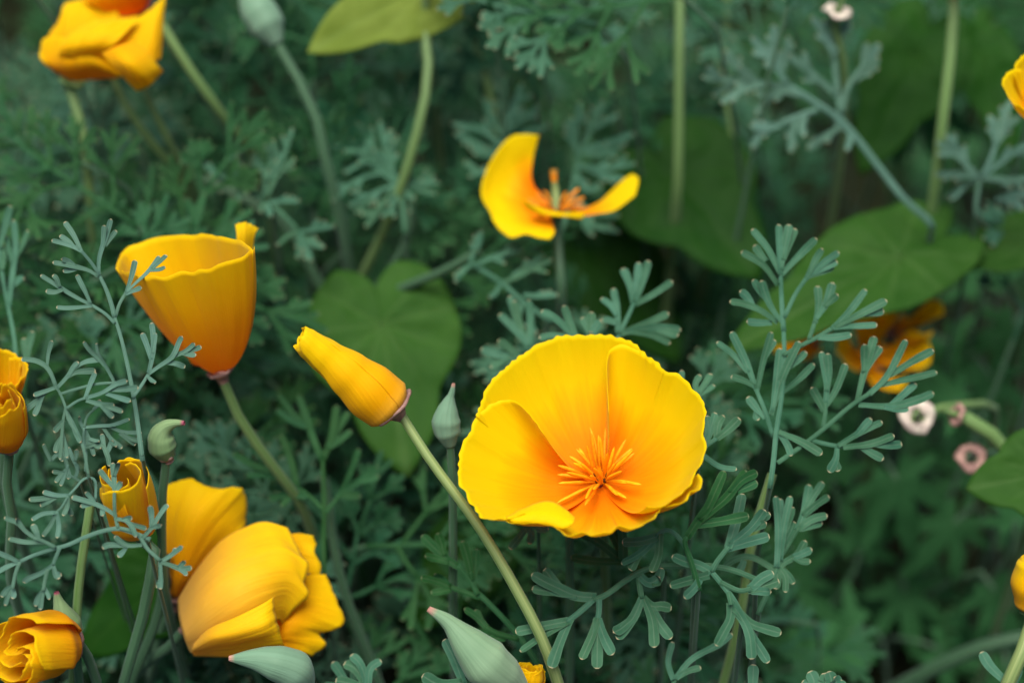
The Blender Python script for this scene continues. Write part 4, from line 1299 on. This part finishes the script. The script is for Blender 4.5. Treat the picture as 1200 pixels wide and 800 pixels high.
spent('white-rimmed spent poppy head beside the tips of the tall feathery leaf', 1075, 488, 6.5, .34, 'pale_rim', [(1100, 478, 7.2), (1140, 475, 8)], (-.1, .15, 1), .12)
spent('pink-rimmed spent poppy head on a thick green stalk', 1121, 486, 6.8, .24, 'pink', [(1145, 495, 6.8), (1168, 515, 6.9), (1200, 560, 8)], (-.9, .3, .3), .2)
spent('dull pink spent poppy head beside the round green leaf', 1138, 536, 7.2, .3, 'pink', [(1155, 532, 7.8), (1185, 530, 8.5)], (-.1, .3, 1), .1, 'stem_blue')
spent('pale pink spent poppy head above the drooping blue-grey leaf', 982, 14, 8.0, .3, 'pale_rim', [(985, 45, 8.4), (990, 110, 9.5)], (.2, .8, .6), .12)


# stalks whose flowers stand outside the picture or have dropped
def stalk(label, pts, rr, mat='stem', to_soil=True):
    P = [W(*p) for p in pts]
    base = P[-1]
    if to_soil:
        d = (P[-1] - P[-2]).normalized()
        q = P[-1] + d * 1.6 - UP * 0.5 + CF * 0.4
        base = Vector((q.x + d.x * 1.5, q.y + max(d.y, 0) * 2 + 1.5, -.3))
        P += [q, q.lerp(base, 0.5), base]
    o = tube('poppy_stalk', P, [rr * .9, rr, rr * 1.1], mat, None, Vector((0, 0, 0)), 26, 10)
    o['label'], o['category'] = label, 'stalk'


stalk('yellow-green S-curved leaf stalk under the pale leaf at the top', [(488, 4, 9), (500, 50, 8.6), (500, 105, 8.2), (478, 195, 8.4), (450, 270, 9.4), (415, 345, 11.0)], .155, 'stem')
stalk('thin green stalk curving into the notch of the heart leaf', [(482, 235, 8.4), (478, 280, 8.9), (455, 320, 9.6), (425, 360, 11)], .13, 'stem_blue')
stalk('straight green stalk behind the dense fan-shaped leaf', [(552, -10, 10.5), (560, 60, 10.5), (575, 110, 10.8), (585, 190, 11.5)], .13, 'stem')
stalk('straight pale green stalk above the dark heart leaf', [(797, -10, 9.5), (796, 60, 9.5), (795, 170, 10)], .15, 'stem')
stalk('soft green stalk behind the drooping blue-grey leaf', [(852, -10, 12), (850, 90, 12), (862, 180, 12.5), (850, 220, 13)], .14, 'stem')
stalk('slanting green stalk beside the crumpled poppy', [(185, 20, 8.6), (215, 70, 8.6), (250, 120, 9), (275, 155, 10)], .14, 'stem')
stalk('short green stalk below the crumpled poppy flap', [(130, 85, 7.5), (150, 130, 7.7), (180, 170, 8.4)], .115, 'stem')
stalk('second short green stalk below the crumpled poppy flap', [(165, 95, 7.5), (185, 140, 7.7), (205, 180, 8.6)], .115, 'stem')
stalk('thick jointed green stalk under the little hanging leaf', [(106, 590, .6), (100, 630, .6), (92, 690, .9), (86, 790, 1.4), (84, 850, 2)], .125, 'stem')
stalk('thin shaded stalk behind the furled poppy stem', [(195, 650, 3), (185, 720, 3.2), (150, 810, 3.6)], .14, 'stem_blue')
stalk('blue-green rib-like stalk leading from the heart leaf to the feathery leaf', [(562, 294, 7.0), (520, 318, 7.8), (450, 348, 9.4), (430, 380, 12)], .15, 'stem_blue')
stalk('broad strap-shaped stalk low among the toothed leaves', [(1290, 735, 9), (1210, 745, 9.5), (1150, 758, 10), (1090, 785, 11)], .22, 'stem_blue')
stalk('green stalk rising behind the fanned leaf', [(905, 555, 1.6), (880, 640, 1.9), (868, 720, 2.2), (845, 810, 3)], .14, 'stem')
stalk('straight dim stalk below the open poppy', [(667, 610, 2.4), (668, 680, 3), (668, 760, 4)], .12, 'stem_blue')
stalk('dim stalk among the shaded leaves under the furled poppy', [(380, 560, 5.4), (400, 680, 5.8), (440, 790, 6.6)], .14, 'stem_blue')
stalk('blurred brown-green stalk beside the half-open cup', [(240, 210, 10), (330, 260, 10), (372, 330, 10.5)], .16, 'stem_blue')


# ------------------------------------------------------------------ broad leaves
def heart_leaf(label, c, tip, cz, tz, width, mat, nh=0.6, seed=0, curl=0.1, fold=0.15, stalk_pts=None, notch=0.45, name='heart_leaf'):
    C, T = W(*c, cz), W(*tip, tz)
    ey = (T - C)
    L = ey.length
    ey.normalize()
    nrm = (UP * nh - CF * (1 - nh))
    nrm = (nrm - ey * nrm.dot(ey)).normalized()
    ex = ey.cross(nrm)
    o = thing(name, C, label, 'leaf')
    NT, NR = 97, 14
    verts, faces, vein = [], [], []
    rng = random.Random(seed)
    veins = [0.0, 0.42, -0.42, 0.95, -0.95, 1.55, -1.55, 2.2, -2.2]
    for i in range(NR):
        for k in range(NT):
            th = -math.pi + 2 * math.pi * k / (NT - 1)         # 0 towards the tip
            a = abs(th)
            # heart outline, tip at th = 0, notch at pi
            ry = (1.0 - a / 0.5 * 0.42) if a < 0.5 else (0.58 - (a - 0.5) * 0.10 if a < 1.6 else 0.47 - (a - 1.6) * 0.02)
            if a > 2.6:
                ry *= 1 - notch * ((a - 2.6) / 0.54) ** 1.5
            ry *= 1 + 0.04 * noise.noise(Vector((th * 2.2, seed, 0)))
            rho = ry * (i / (NR - 1))
            x, y = math.sin(th) * rho * width / 1.0, math.cos(th) * rho
            zz = -curl * rho * rho + fold * abs(x) + 0.035 * noise.noise(Vector((x * 4, y * 4, seed))) + 0.02 * noise.noise(Vector((x * 11, y * 11, seed)))
            vv = 0.0
            for w in veins:
                dd = abs(th - w) * rho
                vv = max(vv, 1 - dd / 0.018 if dd < 0.018 else 0)
            zz -= 0.008 * vv
            verts.append(C + (ex * x + ey * y + nrm * zz) * L)
            vein.append(vv)
    for i in range(NR - 1):
        for k in range(NT - 1):
            a = i * NT + k
            faces.append((a, a + 1, a + NT + 1, a + NT))
    b = mesh_obj('blade', verts, faces, mat, o, C, None, vein)
    solidify(b, 0.03)
    sp = [W(*p) for p in stalk_pts] if stalk_pts else []
    last = sp[-1] if sp else C
    tube('leaf_stalk', [C] + sp + [Vector((last.x + 1, last.y + 2.5, -.3))], [.09, .12, .15], 'stem', o, C, 14, 8)


heart_leaf('big mid-green heart-shaped leaf with its notch under the stalk junction', (447, 378), (478, 556), 8.4, 6.6, 0.98, 'heart', 0.45, 1, 0.05, 0.12)
heart_leaf('large bright green heart leaf overhanging the orange blurred poppies', (1056, 300), (850, 402), 9.0, 7.2, 0.62, 'heart', 0.86, 2, 0.10, 0.2)
heart_leaf('green heart leaf stretching to the frame edge beside the larger one', (1232, 276), (1050, 318), 9.6, 9.3, 0.5, 'heart', 0.86, 3, 0.1, 0.2)
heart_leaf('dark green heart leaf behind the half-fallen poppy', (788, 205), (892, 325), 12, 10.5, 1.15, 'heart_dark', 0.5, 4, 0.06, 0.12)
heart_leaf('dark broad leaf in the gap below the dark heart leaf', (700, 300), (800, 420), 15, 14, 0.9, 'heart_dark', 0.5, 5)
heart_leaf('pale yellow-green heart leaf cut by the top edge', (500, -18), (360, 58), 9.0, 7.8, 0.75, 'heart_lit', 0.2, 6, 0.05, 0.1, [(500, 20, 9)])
heart_leaf('bright green round leaf at the frame edge by the dull pink spent head', (1225, 556), (1132, 572), 4.4, 4.6, 1.3, 'heart', 0.45, 7, 0.05, 0.1)
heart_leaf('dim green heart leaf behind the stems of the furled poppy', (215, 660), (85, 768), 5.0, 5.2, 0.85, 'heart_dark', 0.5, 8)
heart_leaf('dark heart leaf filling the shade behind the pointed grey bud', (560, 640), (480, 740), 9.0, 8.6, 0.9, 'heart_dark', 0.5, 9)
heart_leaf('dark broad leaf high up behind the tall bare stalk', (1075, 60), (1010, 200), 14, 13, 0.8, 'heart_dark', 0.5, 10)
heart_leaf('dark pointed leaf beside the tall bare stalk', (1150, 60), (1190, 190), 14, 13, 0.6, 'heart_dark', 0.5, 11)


def toothed_proto(seed):
    """deeply cut, toothed leaf: three to five pointed lobes"""
    rng = random.Random(seed)
    NT, NR = 181, 7
    verts, faces, vein = [], [], []
    lobes = [(0.0, 1.0, 0.30), (0.75, 0.86, 0.26), (-0.75, 0.84, 0.26), (1.6, 0.6, 0.26), (-1.6, 0.6, 0.26)]
    for i in range(NR):
        for k in range(NT):
            th = -2.5 + 5.0 * k / (NT - 1)
            r = 0.12
            for a, l, w in lobes:
                d = abs(th - a)
                r = max(r, l * max(0.0, 1 - (d / (w * 1.55)) ** 1.1) ** 0.75 * 1.0)
            r = max(r, 0.28)
            tooth = abs(((th * 8.5 + 0.5 * math.sin(th * 3)) % 1) - 0.5) * 2
            r *= 1 - 0.16 * tooth
            rho = r * i / (NR - 1)
            x, y = math.sin(th) * rho, math.cos(th) * rho
            zz = -0.22 * rho * rho + 0.05 * noise.noise(Vector((x * 4, y * 4, seed)))
            vv = 0
            for a, l, w in lobes:
                dd = abs(th - a) * rho
                vv = max(vv, 1 - dd / 0.02 if dd < 0.02 else 0)
            verts.append(Vector((x, y, zz - 0.01 * vv)))
            vein.append(vv)
    for i in range(NR - 1):
        for k in range(NT - 1):
            a = i * NT + k
            faces.append((a, a + 1, a + NT + 1, a + NT))
    return verts, faces, vein


def orient(pos, ydir, nrm, scale):
    ey = ydir.normalized()
    ez = (nrm - ey * nrm.dot(ey)).normalized()
    ex = ey.cross(ez)
    m = Matrix(((ex.x * scale, ey.x * scale, ez.x * scale, pos.x * S), (ex.y * scale, ey.y * scale, ez.y * scale, pos.y * S),
                (ex.z * scale, ey.z * scale, ez.z * scale, pos.z * S), (0, 0, 0, 1)))
    return m


def place_copy(proto_mesh, name, part, pos, ydir, nrm, scale, label, cat, group, stalk_r, stalk_mat, rng, meshes=None):
    """a thing at pos: Empty > blade part(s) sharing mesh data + its own stalk to the soil"""
    o = thing(name, pos, label, cat, group)
    m = orient(pos, ydir, nrm, scale)
    bpy_m = Matrix.Translation(-pos * S) @ m
    for pm in (meshes or [proto_mesh]):
        b = bpy.data.objects.new(part, pm)
        COL.objects.link(b)
        b.parent = o
        b.matrix_basis = bpy_m
    y = ydir.normalized()
    g = Vector((pos.x + rng.uniform(-2, 2) - y.x * 3, pos.y + rng.uniform(-1, 3) - y.y * 3, -.3))
    mid = pos.lerp(g, 0.45) + UP * pos.z * 0.06 - y * 0.6
    tube('leaf_stalk', [pos + y * 0.05, pos - y * 0.8 - UP * 0.15, mid, g], [stalk_r, stalk_r * 1.1, stalk_r * 1.3], stalk_mat, o, pos, 10, 6)
    return o


TP = []
for s in range(3):
    v, f, a = toothed_proto(s)
    t = mesh_obj('lobed_blade', v, f, 'toothed', None, Vector((0, 0, 0)), None, a)
    TP.append(t.data)
    bpy.data.objects.remove(t)
TOOTH = ['beside the round green edge leaf'] * 2 + ['beside the upright lobe cluster'] * 2 + ['under the edge furled poppy', 'beside the single paddle lobe', 'beside the single paddle lobe', 'by the strap-shaped stalk', 'above the spent heads', 'above the spent heads', 'above the spent heads',
         'by the strap-shaped stalk', 'beside the fanned leaf', 'behind the tall leaf', 'behind the tall leaf', 'beside the round green edge leaf', 'under the edge furled poppy', 'beneath the dark heart leaf', 'by the tall bare stalk', 'above the spent heads', 'by the pink spent head', 'under the edge furled poppy']
rng = random.Random(5)
spots = [(1050, 560, 12, 3.2, 20), (1120, 610, 13, 2.8, -40), (1010, 640, 14, 2.6, 160), (975, 560, 13, 2.6, 200), (1165, 690, 13, 2.6, 30), (1000, 740, 13, 3.0, -80),
         (940, 780, 12, 2.6, 100), (1100, 760, 14, 2.8, 60), (1160, 440, 14, 2.8, 10), (1110, 400, 16, 2.6, 40), (1190, 380, 15, 2.6, -20), (1060, 690, 15, 2.6, 10),
         (930, 680, 14, 2.4, 170), (900, 480, 15, 2.6, 190), (870, 440, 15, 2.6, 30), (1150, 560, 15, 2.6, 240), (1180, 780, 14, 2.8, 0), (820, 360, 16, 2.6, 160), (1080, 120, 16, 3, 20), (1150, 330, 16, 2.8, 200), (1120, 470, 12, 2.2, 250), (1190, 610, 12, 2.2, 180)]
for i, (x, y, dz, sz, ang) in enumerate(spots):
    pos = W(x, y, dz)
    while pos.z < 1.5:
        dz -= .5
        pos = W(x, y, dz)
    a = math.radians(ang)
    n = (UP * .5 - CF * .7 + Vector((rng.uniform(-.3, .3), rng.uniform(-.3, .3), 0))).normalized()
    yd = CR * math.sin(a) - CU * math.cos(a) + CF * rng.uniform(-.2, .3)
    place_copy(TP[i % 3], 'toothed_leaf', 'blade', pos, yd, n, sz, 'dark toothed leaf in the shade ' + TOOTH[i], 'leaf', 'toothed leaves ' + TOOTH[i], .07, 'stem_blue', rng)


# ------------------------------------------------------------------ feathery leaves of the mass behind
def gen_frond(seed):
    """list of leaflets, each a list of (points, stem?) in a local plane, axis +Y, about 4.6 long"""
    rng = random.Random(seed)
    cup = rng.uniform(-0.05, 0.03)
    ph = rng.uniform(0, 9)
    def lift(x, y):
        return Vector((x, y, cup * (x * x + 0.4 * y * y) + 0.16 * noise.noise(Vector((x * .7, y * .7, ph)))))
    def go(p, a, L):
        return (p[0] + math.sin(a) * L, p[1] + math.cos(a) * L)
    def bent(p, a, L, k):
        m = go(p, a + k * .5, L * .5)
        return [p, m, go(m, a - k * .5, L * .5)]
    leaf = []
    def leaflet(p, a, L):
        out = []
        s = bent(p, a, L * .42, rng.uniform(-.2, .2))
        out.append((s, True))
        e = s[-1]
        for da, f in ((-.62, .52), (0, .62), (.62, .52)):
            aa = a + da + rng.uniform(-.12, .12)
            LL = L * f * rng.uniform(.85, 1.12)
            mainl = bent(e, aa, LL, rng.uniform(-.25, .25))
            out.append((mainl, False))
            q = ((e[0] + mainl[1][0]) / 2 * .5 + mainl[1][0] * .5, (e[1] + mainl[1][1]) / 2 * .5 + mainl[1][1] * .5)
            for sg in ((-1, 1) if rng.random() < .6 else (rng.choice((-1, 1)),)):
                out.append((bent(q, aa + sg * rng.uniform(.35, .6), LL * rng.uniform(.4, .6), -sg * .25), False))
        return out
    rach = [(0, 0), (rng.uniform(-.05, .05), .8), (0, 1.6), (rng.uniform(-.06, .06), 2.4)]
    leaf.append([(rach, True)])
    for y, a, L in ((.75, 1.0, 2.0), (1.55, .85, 1.6), (2.2, .7, 1.15)):
        for sg in (-1, 1):
            leaf.append(leaflet((0, y + rng.uniform(-.1, .1)), sg * (a + rng.uniform(-.15, .15)), L * rng.uniform(.85, 1.1)))
    leaf.append(leaflet((0, 2.35), rng.uniform(-.15, .15), 1.9))
    return [[([lift(*p) for p in pts], st) for pts, st in g] for g in leaf]


FRONDS = []
for s in range(9):
    parts = []
    rng = random.Random(100 + s)
    wmul = rng.uniform(0.85, 1.15)
    for g in gen_frond(200 + s):
        v, f, u = [], [], []
        for pts, st in g:
            if st:
                ribbon(v, f, u, pts, .11 * wmul, .085 * wmul, Vector((0, 0, 1)), True, 5)
            else:
                N = Vector((rng.uniform(-.3, .3), rng.uniform(-.3, .3), 1)).normalized()
                ribbon(v, f, u, pts, .08 * wmul, .135 * wmul, N, False, 8, .03, rng.uniform(-.3, .3))
        parts.append((v, f, u))
    FRONDS.append(parts)


def frond_meshes(i, mat):
    out = []
    for v, f, u in FRONDS[i]:
        o = mesh_obj('leaflet', v, f, mat, None, Vector((0, 0, 0)), u)
        out.append(o.data)
        bpy.data.objects.remove(o)
    return out


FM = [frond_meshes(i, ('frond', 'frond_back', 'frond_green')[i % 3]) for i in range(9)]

# places kept clear so that leaves of the mass do not hide what the photograph shows in the open: (x, y, radius, nearer than)
CLEAR = [(655, 215, 105, 9.5), (120, 50, 100, 10), (445, 430, 125, 9.5), (420, 25, 75, 10), (1000, 310, 150, 10), (1000, 400, 90, 16), (1090, 500, 80, 7.5), (1160, 550, 90, 7.5), (800, 240, 110, 13.5), (1120, 280, 100, 10),
         (955, 130, 120, 11), (1090, 140, 130, 15), (1060, 620, 150, 14.5), (310, 30, 60, 9), (490, 120, 30, 10), (495, 40, 30, 10), (1100, 700, 160, 14), (220, 340, 110, 6.5), (300, 690, 120, 6), (450, 300, 60, 10), (380, 160, 50, 8.4), (700, 500, 150, 4.5), (930, 420, 130, 5), (90, 560, 160, 4.5), (700, 700, 160, 5), (890, 650, 120, 5.2), (260, 500, 90, 5.5), (410, 470, 90, 6)]


def free(px, py, dz):
    for x, y, r, lim in CLEAR:
        if dz < lim and math.hypot(px - x, py - y) < r + 70:
            return False
    return True


def scatter(n, rng, dzr, size, region=(-70, 1270, -70, 870), dark=0.12, zmin=2.0):
    cells = int(math.sqrt(n * 1.5)) + 1
    out = []
    tries = 0
    while len(out) < n and tries < n * 30:
        tries += 1
        px, py = rng.uniform(region[0], region[1]), rng.uniform(region[2], region[3])
        dz = rng.uniform(*dzr)
        if px > 930 and py > 380 and rng.random() > dark:
            continue
        p = W(px, py, dz)
        if p.z < zmin or not free(px, py, dz):
            continue
        if any((p - q).length < size * 0.42 for q, _, _ in out):
            continue
        out.append((p, px, py))
    return out


MARKS = [(655, 215, 'the half-fallen poppy'), (120, 50, 'the crumpled poppy'), (445, 430, 'the heart leaf with the notched top'), (420, 25, 'the pale yellow-green leaf'), (1000, 320, 'the large bright heart leaf'),
         (800, 250, 'the dark heart leaf'), (950, 140, 'the drooping blue-grey leaf'), (1100, 140, 'the tall bare stalk'), (1060, 620, 'the dark toothed leaves'), (310, 40, 'the blurred hanging bud'), (490, 120, 'the S-curved stalk'),
         (220, 340, 'the half-open cup'), (300, 690, 'the nodding closed poppy'), (680, 510, 'the wide open poppy'), (930, 450, 'the tall feathery leaf'), (90, 560, 'the unrolling furled bud'), (640, 720, 'the leaf below the open poppy'),
         (880, 680, 'the fanned-out leaf'), (410, 450, 'the leaning furled poppy'), (540, 740, 'the large pale bud'), (40, 760, 'the rose-like corner bud'), (20, 330, 'the tall slim leaf'), (797, 60, 'the straight pale stalk'), (1090, 500, 'the spent poppy heads'),
         (620, 60, 'the straight stalk at the top'), (380, 200, 'the fan-shaped leaf'), (1190, 690, 'the edge furled poppy'), (370, 560, 'the deep green leaf')]


def near_mark(px, py):
    return min(MARKS, key=lambda m: math.hypot(px - m[0], py - m[1]))[2]


rng = random.Random(77)
k = 0
for rank, p, px, py in [('just behind', *t) for t in scatter(135, rng, (6.2, 12.0), 3.6, zmin=6.0)] + [('farther behind', *t) for t in scatter(70, rng, (12, 17), 3.8, zmin=8.0)] + [('low and deep behind', *t) for t in scatter(60, rng, (17, 27), 3.8, (-90, 1290, -90, 330), 1.0, 9.5)]:
    a = rng.uniform(-2.0, 2.0)
    yd = (CR * math.sin(a) + CU * math.cos(a) * 0.9 - CF * rng.uniform(-.35, .35) + UP * .15).normalized()
    n = (UP * .55 - CF * .65 + Vector((rng.uniform(-.45, .45), rng.uniform(-.45, .45), rng.uniform(-.1, .3)))).normalized()
    sz = rng.uniform(1.0, 1.6)
    mk = near_mark(px, py)
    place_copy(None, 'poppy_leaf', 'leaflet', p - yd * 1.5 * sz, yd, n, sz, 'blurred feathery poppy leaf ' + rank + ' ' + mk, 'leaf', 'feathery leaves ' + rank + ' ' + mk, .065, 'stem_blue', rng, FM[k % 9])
    k += 1


def undergrowth():
    """low mass of small leaves over the soil, too dense to count, plus an added unseen ring that blocks low light"""
    rng = random.Random(9)
    verts, faces, uvs = [], [], []
    allp = []
    for i in range(3):
        V, F, U = [], [], []
        for g in gen_frond(400 + i):
            for pts, st in g:
                ribbon(V, F, U, pts, .11, .085, Vector((0, 0, 1)), True, 3) if st else ribbon(V, F, U, pts, .11, .19, Vector((0, 0, 1)), False, 5, .03)
        allp.append((V, F, U))
    for i in range(900):
        if i < 520:
            pos = Vector((rng.uniform(-42, 42), rng.uniform(-16, 75), rng.uniform(0.2, 2.6)))
        elif i < 640:  # this branch and the next: unseen taller leaves added to block low-angle light
            pos = Vector((rng.uniform(-40, 40), rng.uniform(-40, -11), rng.uniform(2, 13)))
        elif i < 840:
            pos = Vector((rng.choice((-1, 1)) * rng.uniform(24, 48), rng.uniform(-25, 40), rng.uniform(3, 20)))
        else:
            pos = Vector((rng.uniform(-45, 45), rng.uniform(52, 85), rng.uniform(3, 18)))
        a = rng.uniform(0, 6.28)
        ey = Vector((math.sin(a), math.cos(a), rng.uniform(.0, .9))).normalized()
        nz = (UP + Vector((rng.uniform(-.4, .4), rng.uniform(-.6, .2), 0))).normalized()
        m = orient(pos, ey, nz, rng.uniform(1.0, 1.7)).to_3x3()
        V, F, U = allp[i % 3]
        b = len(verts)
        verts.extend(pos + m @ p for p in V)
        faces.extend(tuple(b + q for q in f) for f in F)
        uvs.extend(U)
    o = mesh_obj('undergrowth', verts, faces, 'frond_green', None, Vector((0, 0, 0)), uvs)
    o['kind'] = 'stuff'
    o['label'] = 'low tangle of small green leaves over the soil, with taller unseen leaves added to block low light'
    o['category'] = 'undergrowth'


undergrowth()
